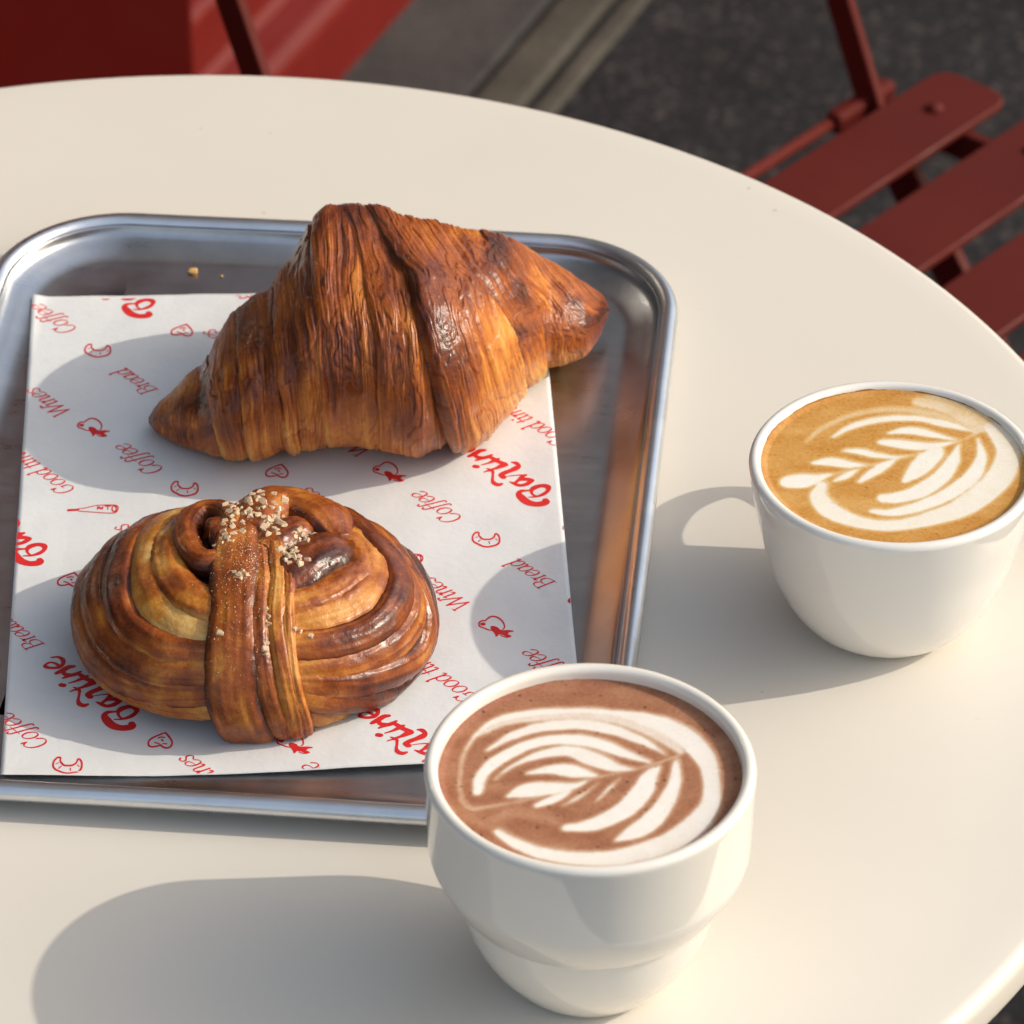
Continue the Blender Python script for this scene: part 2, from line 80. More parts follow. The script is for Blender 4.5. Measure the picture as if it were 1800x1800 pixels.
DUST = [[1.0,-9.5],[-11.0,10.9],[3.2,-12.2],[-2.0,-5.6],[-8.6,-12.0],[5.0,-21.8],[-0.3,-7.6],[-5.3,-18.9],[7.6,-3.5],[1.0,-10.1],[-4.6,19.4],[-2.0,-14.3],[-7.8,-1.2],[-15.9,-18.1],[2.0,-9.7],[-2.0,-3.5],[-0.9,-6.6],[-1.6,-9.0],[0.6,-21.3],[-7.3,-11.2],[-3.9,1.6],[-11.7,-13.6],[-5.5,-2.2],[1.3,1.0],[-0.4,-8.6],[3.7,-17.3],[-4.4,-16.6],[-0.9,-10.3],[-1.3,-15.6],[-6.2,-11.2],[5.1,-6.6],[9.0,-2.0],[0.4,-4.9],[-4.0,1.5],[-3.1,-8.7],[-4.1,-16.3],[6.2,6.2],[3.6,-10.8],[1.3,-27.2],[5.4,-11.9],[-0.7,13.9],[3.0,-2.4],[0.4,-10.2],[4.7,-24.5],[4.7,-19.3],[-1.4,-13.1],[2.7,4.8],[9.1,-2.3],[-6.1,-21.7],[9.5,-2.4],[-2.6,-31.0],[-0.8,11.4],[-2.8,-24.3],[3.0,-15.4],[5.7,-14.7],[-2.8,6.6],[1.3,1.2],[-0.2,-22.8],[2.2,-9.8],[0.1,-15.3],[3.5,3.5],[0.9,-22.5],[2.9,-2.3],[-4.8,12.7],[-3.8,-21.6],[-1.1,-1.4],[-3.3,-8.3],[-1.1,-6.2],[-3.9,-14.5],[6.8,-4.0],[-2.7,-18.7],[-7.8,-3.6],[-2.2,-10.7],[-2.1,-1.1],[0.6,2.0],[-10.0,13.0],[2.4,8.3],[1.9,-14.8],[3.4,-7.8],[-3.0,-10.0],[-3.9,3.2],[5.3,-0.9],[8.3,-13.3],[-2.5,-13.0],[4.9,4.2],[-5.4,0.7],[0.5,-12.7],[-0.6,-2.7],[-2.6,-18.7],[5.0,-10.3],[-6.5,-14.3],[1.0,-11.5],[8.1,-15.7],[-5.6,-0.1],[6.3,-10.9],[3.8,-8.3],[-4.9,-11.9],[7.5,-12.4],[-5.7,-7.0],[-2.4,-11.4],[5.4,-24.6],[1.0,-6.4],[0.4,-10.3],[-2.0,-10.3],[-0.4,0.9],[2.6,-7.0],[-4.5,-14.1],[-1.8,-23.3],[2.4,-10.8],[-3.8,-6.4],[3.8,-3.8],[2.7,11.9],[1.2,-16.6],[1.6,-10.0],[4.5,-2.1],[-4.7,-10.7],[5.9,-13.4],[-0.9,-12.5],[1.6,1.8],[-14.2,0.9],[-7.5,-4.5],[-6.2,-1.8],[2.1,-10.8],[0.3,-22.6],[-2.4,-6.7],[5.7,0.5],[-7.4,-20.0],[1.8,-15.0],[3.4,-17.3],[-2.2,-9.5],[-5.2,-11.2],[1.1,-6.3],[4.0,-30.7],[-5.1,-16.8],[5.0,-18.6],[-3.3,-19.7],[3.3,-9.3],[-1.3,-12.5],[5.0,-17.4],[11.2,-6.8],[3.2,-6.9],[4.2,-11.7],[-3.1,1.9],[-3.2,-12.6],[7.6,-16.6],[-5.6,-6.2],[0.5,-9.4],[0.8,-16.6],[0.9,-3.9],[-9.5,-6.5],[-8.3,-8.0],[0.8,3.2],[-1.1,-6.4],[8.8,-12.7],[-9.5,-12.3],[1.3,-7.3],[-2.2,-13.9],[2.6,-12.5],[-5.6,-6.4],[-9.1,6.9],[-4.0,1.5],[-2.2,-26.8],[1.1,-0.2],[-11.8,0.4],[-9.3,17.0],[2.3,-3.9],[1.8,-30.2],[0.3,-9.3],[0.5,-5.9],[-5.2,-6.2],[4.3,-5.7],[-8.3,4.5],[-6.0,-8.2],[1.4,-12.4],[4.7,-6.5],[3.2,-11.3],[1.7,10.5],[4.6,6.8],[-5.9,-15.1],[-2.0,-22.5],[-0.3,0.6],[0.0,-5.5],[7.3,-21.5],[2.9,-5.5],[0.2,-17.6],[-4.7,-1.8],[3.8,-15.2],[-1.7,-6.9],[-9.5,-18.2],[-1.7,4.7],[-6.3,-0.7],[7.9,-14.6],[-6.3,-23.2],[5.6,0.9],[-13.0,-16.2],[-3.4,-8.1],[-2.6,-19.2],[6.9,-15.7],[-1.1,-11.6],[1.9,6.3],[5.4,-6.4],[0.9,-10.5],[4.2,-17.8],[10.1,-5.7],[-4.7,-10.4],[-3.2,-16.4],[-4.2,-10.5],[4.5,-17.5],[1.1,-20.5],[5.2,7.7],[1.5,-11.1],[-2.0,-3.8],[0.1,-12.8],[1.5,-20.3],[4.3,-4.3],[-3.6,-16.4],[-3.5,-11.0],[2.4,-17.9],[2.7,-20.8],[-2.2,-15.1],[-3.3,-11.2],[0.0,-1.1],[-12.5,-16.5],[1.6,-10.9],[-3.7,-6.7],[2.0,-9.9],[5.4,-10.5],[-4.0,-14.6],[-3.2,-11.4],[-9.1,-6.1],[2.2,-3.7],[-0.2,-14.5],[0.5,-23.1],[-1.6,-8.0],[-2.0,11.0],[-7.5,-13.7],[-1.5,-20.4],[-0.7,-8.1],[4.7,-11.8],[7.0,0.6],[2.0,-15.1],[2.7,-18.7],[4.7,-9.8],[-2.6,-17.5],[0.3,-17.4],[6.4,-11.3],[-4.6,-7.6],[3.6,-7.9],[5.6,-10.2],[0.4,-4.5],[-0.1,-18.7],[-1.7,-7.2],[-3.5,-16.3],[-7.6,-3.8],[4.7,-20.9],[-0.8,-17.6],[-9.4,-15.5],[0.8,1.7],[-8.9,-4.9],[1.2,-12.9],[0.6,-16.1],[2.7,3.5],[-2.2,-5.2],[4.6,-5.3],[4.7,-10.5],[11.1,-8.7],[-0.2,-8.9],[1.2,-27.4],[-2.9,-1.7],[-0.9,-15.3],[-4.7,-16.1],[3.4,-8.3],[-1.7,-2.5],[-1.8,-2.4],[6.2,-22.0],[-1.6,-9.3],[-9.6,-4.4],[1.5,-12.0],[0.6,-16.5],[0.0,-6.2],[6.6,10.4],[-6.2,-2.6],[-4.1,-2.4],[-1.7,-3.1],[-0.4,-14.4],[-0.2,-10.6],[-5.4,1.5],[-1.5,-16.9],[1.8,-18.1],[4.7,-18.2],[-3.9,-19.1],[3.8,-24.8],[2.6,-12.1],[-0.9,-10.8],[-8.4,-6.8],[-0.2,-17.3],[-3.5,-10.5],[8.2,-4.3],[3.5,-4.6],[-0.7,-13.3],[3.7,-5.0],[-4.8,-21.0],[0.8,-15.9],[4.2,-15.5],[-1.7,-8.3],[-7.7,-10.6],[-2.6,-9.2],[8.7,-14.6],[-0.7,3.6],[3.5,-21.1],[-4.1,-12.9],[-2.9,-8.1],[-2.8,6.4],[-3.5,6.5],[6.5,-17.5],[-0.1,-11.8],[-0.0,-11.1],[0.5,-7.4],[-1.7,3.3],[-5.4,-3.9],[0.5,-6.2],[8.6,-7.4],[-1.9,-13.0],[5.0,-23.1],[4.0,-4.2],[-0.8,-17.7],[1.1,-15.9],[-0.2,-21.6],[6.8,-18.1],[-0.3,6.1],[-6.6,-12.0],[1.1,25.9],[-2.2,-18.5],[4.0,-5.1],[2.7,-9.8],[-1.0,-18.3],[4.9,-4.9],[-5.3,2.8],[-6.6,-19.6],[8.6,-11.0],[4.4,-3.5],[-0.3,-16.9],[1.2,-9.4],[-8.8,4.7],[-2.4,-4.8],[-0.8,-4.1],[-1.2,-10.2],[2.2,-10.2],[-2.9,-7.2],[3.9,-7.8],[-5.2,-0.3],[1.3,-14.1],[5.4,-6.7],[6.1,-6.4],[-1.6,-4.6],[2.5,-17.7],[-0.6,-5.2],[-7.5,-10.5],[-2.0,-7.8],[-3.6,-1.6],[-2.2,-13.1],[4.2,-9.4],[1.1,-7.9],[-1.5,3.3],[4.0,-14.2],[6.3,-3.9],[-0.1,-1.2],[0.8,-8.5],[2.8,-8.3],[2.5,-5.3],[2.3,-6.9],[-2.3,-10.2],[0.8,3.7],[-7.3,-10.8],[-1.5,10.9],[-8.6,-2.3],[1.2,-11.2],[4.7,-18.4],[10.2,4.7],[-0.2,-17.8],[-6.8,4.0],[0.9,-18.0],[4.8,7.9],[-6.0,-8.5],[-2.7,-12.2],[0.8,-22.6],[-0.5,-11.1],[0.4,-18.1],[-5.4,-12.6],[-4.5,3.9],[5.4,-13.7],[6.3,-11.5],[2.8,-10.8],[2.3,-6.1],[7.4,-1.4],[7.7,-7.7],[3.9,-10.8],[2.3,-21.0],[0.1,-1.3],[1.2,-15.0],[-11.4,-16.7],[4.2,7.6],[-0.6,-16.3],[-5.8,-6.0],[-1.6,-14.3],[5.1,-9.4],[0.4,-17.1],[2.4,-8.9],[5.6,3.8],[0.4,-6.2],[-2.5,-11.4],[0.6,-27.3],[3.0,-12.6],[7.9,-17.4],[-9.0,-10.3],[3.1,-4.4],[1.1,-5.8],[0.9,6.1],[-9.7,-4.3],[1.2,-19.9],[-1.8,-3.0],[4.1,-9.9],[8.3,-8.5],[-9.9,-1.8],[-5.4,3.9],[-4.2,-3.3],[-1.8,-4.7],[1.8,-13.0],[0.6,-11.2],[-10.1,7.7],[-4.4,-11.6],[-7.5,-5.5],[1.4,-24.3],[0.7,-4.8],[4.9,-11.1],[-1.4,-18.2],[-4.7,-11.0],[0.3,-16.7],[-6.5,3.2],[-2.4,-7.0],[-0.3,-6.1],[1.8,-14.9],[0.2,0.5],[4.4,5.9],[-1.2,-16.4],[-3.0,-19.3],[9.0,-21.0],[1.9,-17.1],[-2.8,-12.6],[1.7,-10.0],[0.2,-7.5],[-9.8,-12.1],[1.6,-24.5],[2.9,-9.8],[3.9,-14.3],[-0.7,-5.9],[-7.5,-10.0],[6.5,10.2],[-4.8,-15.3],[0.6,-12.8],[-9.7,-3.4],[2.1,-14.1],[0.6,-1.1],[1.6,2.1],[-5.5,2.0],[6.3,-5.4],[-1.3,14.4],[4.9,-13.0],[-9.3,7.4],[7.1,-0.2],[8.2,-4.7],[-12.1,-17.3],[2.1,-14.8],[-3.0,-7.3],[3.8,-1.6],[-9.7,-16.0],[-3.1,-19.2],[-3.0,-5.4],[-3.0,17.0],[4.9,-3.4],[-1.0,-20.6],[0.3,-16.5],[1.3,-15.5],[1.2,-18.4],[-1.4,-13.1],[-3.5,-18.6],[-11.0,-10.1],[1.4,-12.1],[-0.1,-19.8],[9.4,-3.3],[-10.2,1.8],[-4.5,-7.9],[-0.4,-17.9],[-2.6,-8.9],[-0.3,-1.1],[-1.3,-28.9],[-1.3,-0.2],[-10.7,-16.9],[-2.3,-3.4],[11.6,-19.7],[-8.9,-5.6],[4.5,-15.9],[-5.3,-22.6],[8.0,1.7],[-9.7,5.1],[3.0,-17.8],[0.1,-3.8],[-0.8,-13.9],[-7.3,8.5],[-0.6,-18.9],[0.4,-10.8],[-3.5,-16.5],[-8.8,-8.1],[-3.5,-7.7],[-4.8,-15.1],[-1.2,-3.7],[1.9,-8.6],[-3.3,-3.6],[2.8,-0.2],[-1.8,-6.7],[0.8,-7.3],[9.0,9.5],[2.2,-8.7],[4.0,7.4],[4.7,4.7],[2.9,-13.2],[-0.8,-2.2],[-4.5,-9.7],[-5.3,11.8],[-9.1,-15.1],[3.5,-13.3],[-0.3,-12.3],[1.9,-11.2],[-4.7,-2.2],[-6.1,-10.2],[-5.4,-7.5],[5.6,-5.6],[4.5,-21.1],[-10.1,5.7],[1.5,-2.7],[2.3,-15.0],[-2.7,-15.9],[8.1,-16.6],[-4.8,-7.9],[-2.6,-21.4],[-1.7,-3.0],[-0.1,-13.6],[-2.2,-10.2],[-0.2,-15.4],[4.4,-11.6],[-2.5,-12.8],[-4.3,-17.9],[1.4,-11.5],[-11.4,-26.1],[7.0,-19.2],[0.5,-15.0],[13.2,-2.3],[3.5,-14.5],[0.5,-12.6],[-4.7,-14.9],[-6.0,-23.4],[3.4,-2.0],[-10.2,-10.1],[1.9,-0.6],[8.0,-11.9],[-2.9,3.5],[-0.7,-8.3],[3.4,-18.2],[0.3,-13.8],[7.0,-14.8],[-1.1,-15.1],[-2.4,-13.7],[-0.2,0.2],[2.9,-10.7],[3.0,2.7],[5.6,-18.9],[-1.8,-9.1],[0.2,-9.8],[3.7,-3.4],[-5.7,-7.6],[8.9,-6.0],[-5.3,-1.2],[1.0,-19.0],[-3.7,-11.1],[1.0,-13.6],[0.8,-18.1],[2.9,-4.1],[10.9,4.3],[-6.2,-17.7],[0.6,-7.5],[1.0,-15.3],[-2.5,-3.9],[-5.7,-1.5],[-3.7,-18.6],[1.3,-14.1],[-2.7,-17.9],[-7.6,-13.2],[2.8,-4.3],[-5.1,-13.7],[-4.1,-1.2],[-0.9,1.0],[-0.4,-24.7],[-2.1,-16.8],[-5.4,-10.1],[-1.7,-8.1],[3.9,-25.4],[-0.5,-19.7],[1.6,-15.5],[-2.9,-3.0],[-1.6,-2.4],[-0.8,0.4],[-0.3,-11.0],[8.8,-22.3],[1.9,-5.0],[2.8,-16.1],[-1.6,-1.7],[-9.0,-8.7],[8.8,-7.3],[1.6,-12.6],[2.2,-15.8],[-10.1,-7.6],[1.5,-8.8],[5.4,-6.1],[4.6,-22.9],[-1.5,-9.8],[-1.4,-15.8],[-11.4,5.7],[-1.4,-16.7],[2.3,-2.1],[7.5,-10.3],[-3.1,-14.0],[6.0,-8.9],[-7.8,-4.4],[0.5,-17.3],[-4.9,-11.8],[-5.9,-10.2],[-6.8,-5.3],[-8.0,-0.2],[-8.9,11.3],[6.0,-18.9],[2.0,-6.6],[6.8,-7.1],[2.2,-18.8],[1.4,-21.2],[-0.9,-8.5],[0.0,1.0],[-5.0,-16.0],[-8.1,-18.5],[1.6,-19.2],[3.8,-14.8],[8.3,-8.9],[-0.2,-18.8],[-2.9,-18.8],[3.1,-5.4],[-7.3,11.5],[8.4,5.1],[-5.6,-16.7],[2.3,-11.6],[0.1,-6.1],[-4.9,-2.9],[3.0,-18.3],[5.5,-9.3],[-10.9,-13.3],[-2.5,21.8],[6.6,-11.4],[-0.4,-11.5],[0.5,-11.8],[0.4,-10.0],[2.7,-12.7],[11.5,-10.4],[-2.8,-4.5],[1.8,-11.0],[1.1,-8.3],[-0.7,-16.1],[6.6,-12.7],[-1.0,0.9],[-5.6,-10.2],[-1.3,-9.1],[-5.5,-8.6],[-10.1,2.2],[-3.8,-14.5],[-3.5,-0.9],[1.0,-8.8],[4.3,-12.2],[0.7,-7.9],[2.6,-2.8],[-7.4,-16.5],[-2.7,-9.8],[2.9,-17.5],[-15.1,2.1],[4.8,8.0],[1.7,-6.1],[-4.8,-8.1],[-8.5,-12.3],[4.6,4.8],[-3.3,-18.8],[1.2,-6.4],[5.8,7.9],[-1.8,-10.1],[-1.7,-15.8],[-8.6,-9.3],[-3.9,-18.7],[4.3,-2.3],[-5.8,-8.7],[-4.9,-4.0],[1.4,-5.1],[8.3,-9.5],[-3.5,1.5],[-2.6,-18.1],[2.6,-20.4],[6.0,-13.7],[-3.9,-7.8],[-0.9,7.4],[0.7,0.6],[-1.1,-4.6],[3.0,-28.3],[-6.3,-8.9],[9.1,-0.1],[-1.6,-8.3],[0.3,7.0],[1.2,-14.3],[-9.5,-16.0],[-8.0,-14.1],[0.8,-35.3],[-2.2,-40.3],[-0.7,-17.9],[-2.4,-17.8],[-4.7,-27.9],[-4.7,-18.7],[-10.1,-21.5],[-8.4,-15.0],[-6.9,-21.6],[-4.8,-39.2],[-9.7,-30.1],[-6.2,-24.6],[2.7,-16.2],[-7.6,-33.9],[1.8,-23.4],[-4.3,-37.7],[-5.5,-27.0],[-4.7,-40.8],[-6.0,-26.5],[-7.8,-29.0],[-3.6,-34.3],[-7.5,-20.5],[-3.3,-32.8],[0.1,-29.9],[2.7,-21.6],[-0.9,-35.8],[-6.5,-18.4],[-9.5,-36.9],[0.1,-19.1],[-5.8,-20.9],[0.4,-30.8],[-2.9,-29.8],[-9.1,-16.4],[3.0,-36.0],[-1.2,-32.3],[4.1,-43.0],[-10.1,-21.8],[-1.3,-28.6],[-10.4,-34.9],[-7.1,-26.4],[-10.0,-16.6],[-0.5,-26.9],[0.5,-21.8],[-7.9,-21.1],[3.4,-24.1],[-3.7,-37.0],[-7.0,-30.8],[-9.9,-21.6],[-9.9,-17.6],[-10.5,-16.7],[-7.1,-14.0],[-6.0,-36.8],[-8.2,-33.5],[-10.5,-15.3],[1.5,-15.0],[-8.8,-36.4],[3.6,-27.6],[-3.2,-16.6],[-9.8,-15.8],[-7.9,-15.0],[-3.1,-28.2],[-3.0,-43.1],[3.9,-28.5],[-9.2,-25.3],[0.1,-35.7],[-7.1,-25.8],[0.4,-34.4],[-1.8,-20.8],[-6.3,-18.5],[-4.1,-15.9],[2.8,-42.6],[-9.3,-20.6],[2.8,-23.7],[-5.6,-23.2],[2.1,-16.0],[1.8,-24.7],[-3.7,-18.0],[1.9,-41.1],[-3.1,-43.4],[-1.7,-32.6],[3.0,-30.9],[-5.0,-19.4],[-3.5,-36.3],[2.7,-30.9],[-3.9,-34.0],[-3.8,-13.8],[-3.8,-17.0],[-1.7,-16.7],[3.1,-42.5],[1.9,-27.7],[-10.2,-24.3],[-3.4,-18.7],[3.6,-44.1],[0.9,-43.9],[-8.0,-29.9],[1.7,-20.0],[-5.7,-17.3],[-10.1,-21.4],[-4.8,-30.2],[-8.2,-22.5],[-3.1,-25.9],[-7.6,-36.6],[-1.1,-40.6],[4.0,-32.2],[-9.8,-41.0],[-3.9,-38.7],[-5.0,-16.2],[1.8,-23.3],[-9.1,-23.5],[2.6,-15.7],[-5.3,-16.3],[3.6,-38.8],[-1.6,-23.9],[0.5,-41.9],[3.5,-16.6],[2.3,-18.2],[-4.8,-31.7],[2.5,-17.8],[-5.2,-16.1],[-0.7,-30.1],[-5.0,-28.5],[-0.6,-20.2],[3.0,-37.9],[3.4,-39.3],[-0.7,-14.8],[-7.6,-39.1],[2.7,-22.0],[-2.9,-14.1],[-10.2,-31.9],[-9.9,-19.4],[-9.4,-17.0],[-6.0,-28.1],[-7.6,-43.4],[-3.3,-24.0],[-7.1,-35.4],[-5.9,-32.6],[-3.4,-34.6],[-8.2,-27.2],[-1.4,-19.8],[-2.3,-27.8],[-6.8,-32.0],[-2.2,-31.4],[1.2,-37.3],[-1.9,-35.5],[-5.4,-26.9],[-7.4,-41.2],[-4.9,-26.6],[0.4,-36.2],[-8.0,-43.8],[-6.6,-36.8],[1.9,-26.5],[-9.5,-24.8],[-1.5,-15.8],[3.1,-21.4],[-3.8,-42.7],[-2.4,-32.2],[-3.1,-28.4],[1.2,-20.7],[3.7,-22.2],[2.1,-19.1],[-3.2,-22.6],[-4.7,-29.2],[-3.5,-17.8],[-9.1,-24.2],[3.6,-26.2],[3.7,-29.3],[-1.2,-44.2],[3.3,-22.9],[-9.6,-16.5],[1.8,-18.2],[1.1,-16.8],[4.0,-42.5],[-7.1,-29.5],[-0.3,-27.0],[-3.9,-22.8],[-10.0,-23.7],[-8.6,-20.5]]
ART_LATTE = [[[[3.15,-18.36,2.95],[-10.24,-19.19,3.33],[-16.23,-16.57,1.93]],0.28],[[[-24.94,12.65,0.68],[-20.41,18.96,1.08],[-13.23,25.04,1.16],[-5.13,28.23,1.2],[2.84,29.12,1.42],[10.14,28.0,1.6],[18.29,24.31,1.74],[25.09,17.47,0.74]],0.62],[[[-16.96,15.15,0.73],[-11.97,19.85,1.43],[-5.47,23.01,1.59],[2.52,24.54,1.61],[10.38,24.15,1.61],[18.04,21.12,1.78],[25.59,17.2,0.39]],0.95],[[[-0.62,16.91,0.5],[4.7,18.16,1.81],[9.87,17.24,1.99],[14.95,15.06,1.19],[20.03,13.24,0.3]],1],[[[-2.91,12.41,1.4],[1.63,11.67,2.19],[7.28,10.31,2.2],[13.57,10.74,1.4],[19.45,12.52,0.4]],1],[[[-14.24,8.13,0.6],[-9.58,7.67,1.59],[-5.01,5.87,1.48],[0.13,4.96,0.9],[4.84,5.39,0.3]],1],[[[-23.18,1.91,0.99],[-18.21,2.52,2.29],[-13.1,1.17,1.78],[-7.94,0.8,0.4]],1],[[[-30.77,-7.61,3.35],[-27.02,-7.1,3.53],[-22.81,-5.61,1.94],[-17.52,-3.42,0.29]],1],[[[-17.72,-6.95,0.75],[-13.95,-4.32,1.48],[-10.11,-0.79,0.36]],1],[[[-10.52,-7.41,0.89],[-6.66,-3.46,1.78],[-2.77,0.52,1.81],[1.66,4.51,0.37]],1],[[[2.91,-7.18,1.18],[6.34,-2.61,2.96],[9.29,2.26,3.6],[12.19,6.26,2.91],[14.48,8.94,0.88]],1],[[[-4.11,-15.74,2.16],[0.28,-15.31,2.72],[6.67,-12.28,3.05],[13.38,-5.28,2.97],[17.7,3.57,2.11],[19.87,11.17,0.52]],1],[[[-7.59,-21.79,1.17],[-2.27,-22.67,1.95],[6.13,-19.67,2.47],[15.35,-13.18,2.71],[22.17,-5.3,2.7],[26.09,4.44,1.81],[25.61,14.3,0.37]],1],[[[-21.46,-9.13,1.89],[-22.8,-14.81,2.87],[-19.61,-21.76,3.68],[-12.76,-26.94,3.06],[-3.73,-29.11,2.73],[5.59,-27.0,3.08],[16.2,-21.86,4.1],[24.53,-14.08,4.44],[31.36,-3.57,4.35],[34.12,7.09,3.79],[33.27,15.18,4.06],[30.52,19.72,2.93]],0.93],[[[27.6,22.46,5.51],[22.79,27.96,4.77],[16.26,32.12,3.99],[9.98,33.06,2.53]],0.72],[[[-19.64,-4.3,0.29],[-7.98,0.09,0.29],[3.75,4.68,0.29],[19.45,12.52,0.29],[26.4,17.47,0.48]],0.9]]
ART_CHOC = [[[[-34.53,-7.07,0.31],[-34.48,0.64,0.38],[-33.23,9.29,0.5],[-30.06,17.16,0.79],[-24.51,22.89,1.33],[-14.44,26.15,1.49],[-3.24,26.83,1.28],[7.93,25.73,1.49],[16.24,22.78,2.9],[23.9,17.46,3.46],[29.45,9.12,3.26],[31.63,0.46,2.44],[31.2,-11.5,2.82],[26.23,-21.58,3.87],[17.62,-29.04,3.74],[6.76,-33.38,3.27],[-4.0,-33.76,2.67],[-13.66,-31.43,2.42],[-20.11,-27.28,1.93],[-24.43,-23.11,1.12]],0.97],[[[-29.5,16.72,1.01],[-21.16,22.44,1.68],[-8.86,24.62,1.92],[2.31,24.15,1.92],[12.3,21.02,2.26],[21.56,13.51,2.31],[24.19,9.14,1.04]],0.8],[[[-34.53,-7.07,0.33],[-33.73,-11.32,0.48],[-30.98,-14.04,0.72],[-26.09,-13.04,0.62],[-17.9,-10.69,0.41]],0.72],[[[-25.53,-18.93,1.52],[-21.73,-15.58,2.25],[-16.83,-15.59,2.06],[-9.24,-18.97,1.42]],0.34],[[[-23.9,-20.61,0.81],[-21.73,-24.79,1.73],[-14.72,-28.12,1.64],[-5.02,-28.98,1.03]],0.3],[[[-33.15,-16.39,0.97],[-28.78,-19.76,1.18],[-25.52,-21.44,1.0]],0.36],[[[-27.26,10.15,0.77],[-21.16,15.82,1.61],[-13.36,19.76,2.11],[-3.32,21.06,2.35],[5.57,19.01,2.3],[13.26,14.41,1.7],[20.3,8.28,0.39]],0.95],[[[-29.82,-7.09,1.46],[-28.59,-0.24,1.88],[-23.93,6.48,2.17],[-16.73,12.13,2.05],[-7.84,14.73,2.12],[1.03,13.39,2.3],[8.7,9.0,1.84],[15.8,5.25,0.51]],1],[[[-25.02,-1.97,0.46],[-20.07,4.05,0.87],[-13.43,8.19,1.66],[-5.67,9.91,2.33],[0.92,6.59,3.05],[6.38,3.11,1.86],[11.87,2.23,0.53]],0.97],[[[-16.77,0.59,0.52],[-10.16,2.29,1.89],[-4.66,1.42,2.72],[1.91,-0.32,0.52]],1],[[[-21.72,-8.81,0.81],[-16.8,-6.44,2.9],[-11.32,-5.6,2.72],[-4.73,-4.76,1.45],[-0.31,-2.03,0.3]],1],[[[-13.98,-12.65,1.2],[-9.16,-9.69,1.58],[-4.75,-6.3,0.39]],1],[[[-7.55,-12.66,0.29],[-3.7,-9.71,0.85],[1.86,-3.75,0.28]],0.9],[[[0.92,-11.42,0.26],[4.56,-6.32,0.78],[7.94,-1.2,0.26]],0.95],[[[-6.55,-21.49,1.45],[0.51,-20.26,2.53],[8.21,-14.82,3.16],[13.29,-7.2,3.06],[15.66,-0.36,2.21],[18.52,3.77,0.35]],1],[[[6.35,-26.52,0.78],[12.39,-22.38,2.97],[18.01,-14.84,2.92],[21.55,-5.52,2.05],[22.63,3.07,1.26],[22.73,6.53,0.31]],1],[[[-20.09,-11.53,0.31],[-9.14,-7.14,0.3],[-0.31,-2.03,0.31],[12.98,2.66,0.31],[23.6,7.83,0.41]],0.9]]
PAPER_BL = [-37.0,-94.82]
M_LOGO = [[[12.31,-14.09,1.006],[12.86,-14.96,0.835],[11.79,-15.74,1.363],[9.2,-15.87,1.302],[6.68,-14.47,1.409],[4.98,-11.83,1.344],[4.32,-9.78,0.899],[5.25,-8.47,0.729],[6.99,-8.34,0.48],[8.08,-8.13,0.479]],[[7.29,-11.87,0.275],[9.62,-11.8,0.477],[12.06,-10.71,0.77],[13.56,-8.77,0.708],[13.34,-6.92,0.993],[11.43,-6.2,0.894],[9.22,-7.08,1.022],[8.31,-8.69,0.593],[8.61,-10.47,0.41],[9.63,-11.62,0.376]],[[1.71,-3.4,0.198],[3.07,-4.39,0.662],[4.75,-5.5,0.755],[6.72,-5.12,0.833],[8.3,-3.72,0.848],[8.6,-3.0,0.835],[6.85,-2.36,0.895],[4.89,-2.63,0.671],[3.75,-3.68,0.564]],[[6.96,-0.14,0.528],[6.07,-0.65,0.747],[5.14,-1.9,0.689],[4.2,-3.34,0.453]],[[5.88,-0.01,0.344],[3.71,-0.05,0.275],[0.97,-0.59,0.205]],[[2.95,6.94,0.341],[4.24,6.51,0.769],[5.0,4.98,0.693],[4.11,3.72,1.13],[2.31,2.5,0.951],[0.52,1.48,0.965],[-0.66,0.23,0.962],[-0.03,-0.98,0.962]],[[0.83,5.74,0.999],[-0.18,5.23,1.051],[-1.97,4.02,0.663],[-3.75,3.28,0.481],[-4.92,3.79,0.339]],[[-5.98,1.91,0.266],[-4.65,2.58,0.41],[-3.35,2.41,0.528],[-3.27,0.36,0.408],[-3.51,-2.22,0.498],[-3.09,-4.08,0.818],[-1.83,-4.96,0.859],[-0.73,-4.5,0.538]],[[-6.57,5.88,0.269],[-4.47,6.75,0.466],[-2.23,8.06,0.856],[-0.95,7.32,0.864],[0.74,6.12,0.925]],[[-1.1,9.01,0.479],[-2.2,8.81,0.752],[-3.25,9.68,0.781]],[[-3.18,11.25,0.451],[-4.76,10.06,0.828],[-6.54,9.39,0.735],[-8.28,8.36,0.395]],[[-5.25,13.91,0.616],[-6.8,13.61,0.926],[-8.61,12.01,0.96],[-10.3,10.78,0.647]],[[-8.4,11.81,0.579],[-7.81,10.28,0.779],[-6.08,9.82,0.754]],[[-12.03,18.59,0.344],[-10.1,18.68,0.511],[-8.62,17.28,0.737],[-8.53,15.2,0.643],[-9.64,13.68,0.663],[-11.84,13.41,0.62],[-13.46,14.01,0.714],[-13.7,15.01,0.478],[-12.39,16.15,0.443],[-10.87,15.7,0.464],[-9.4,14.12,0.631]],[[-8.67,5.16,0.885],[-7.99,4.91,0.885]]]
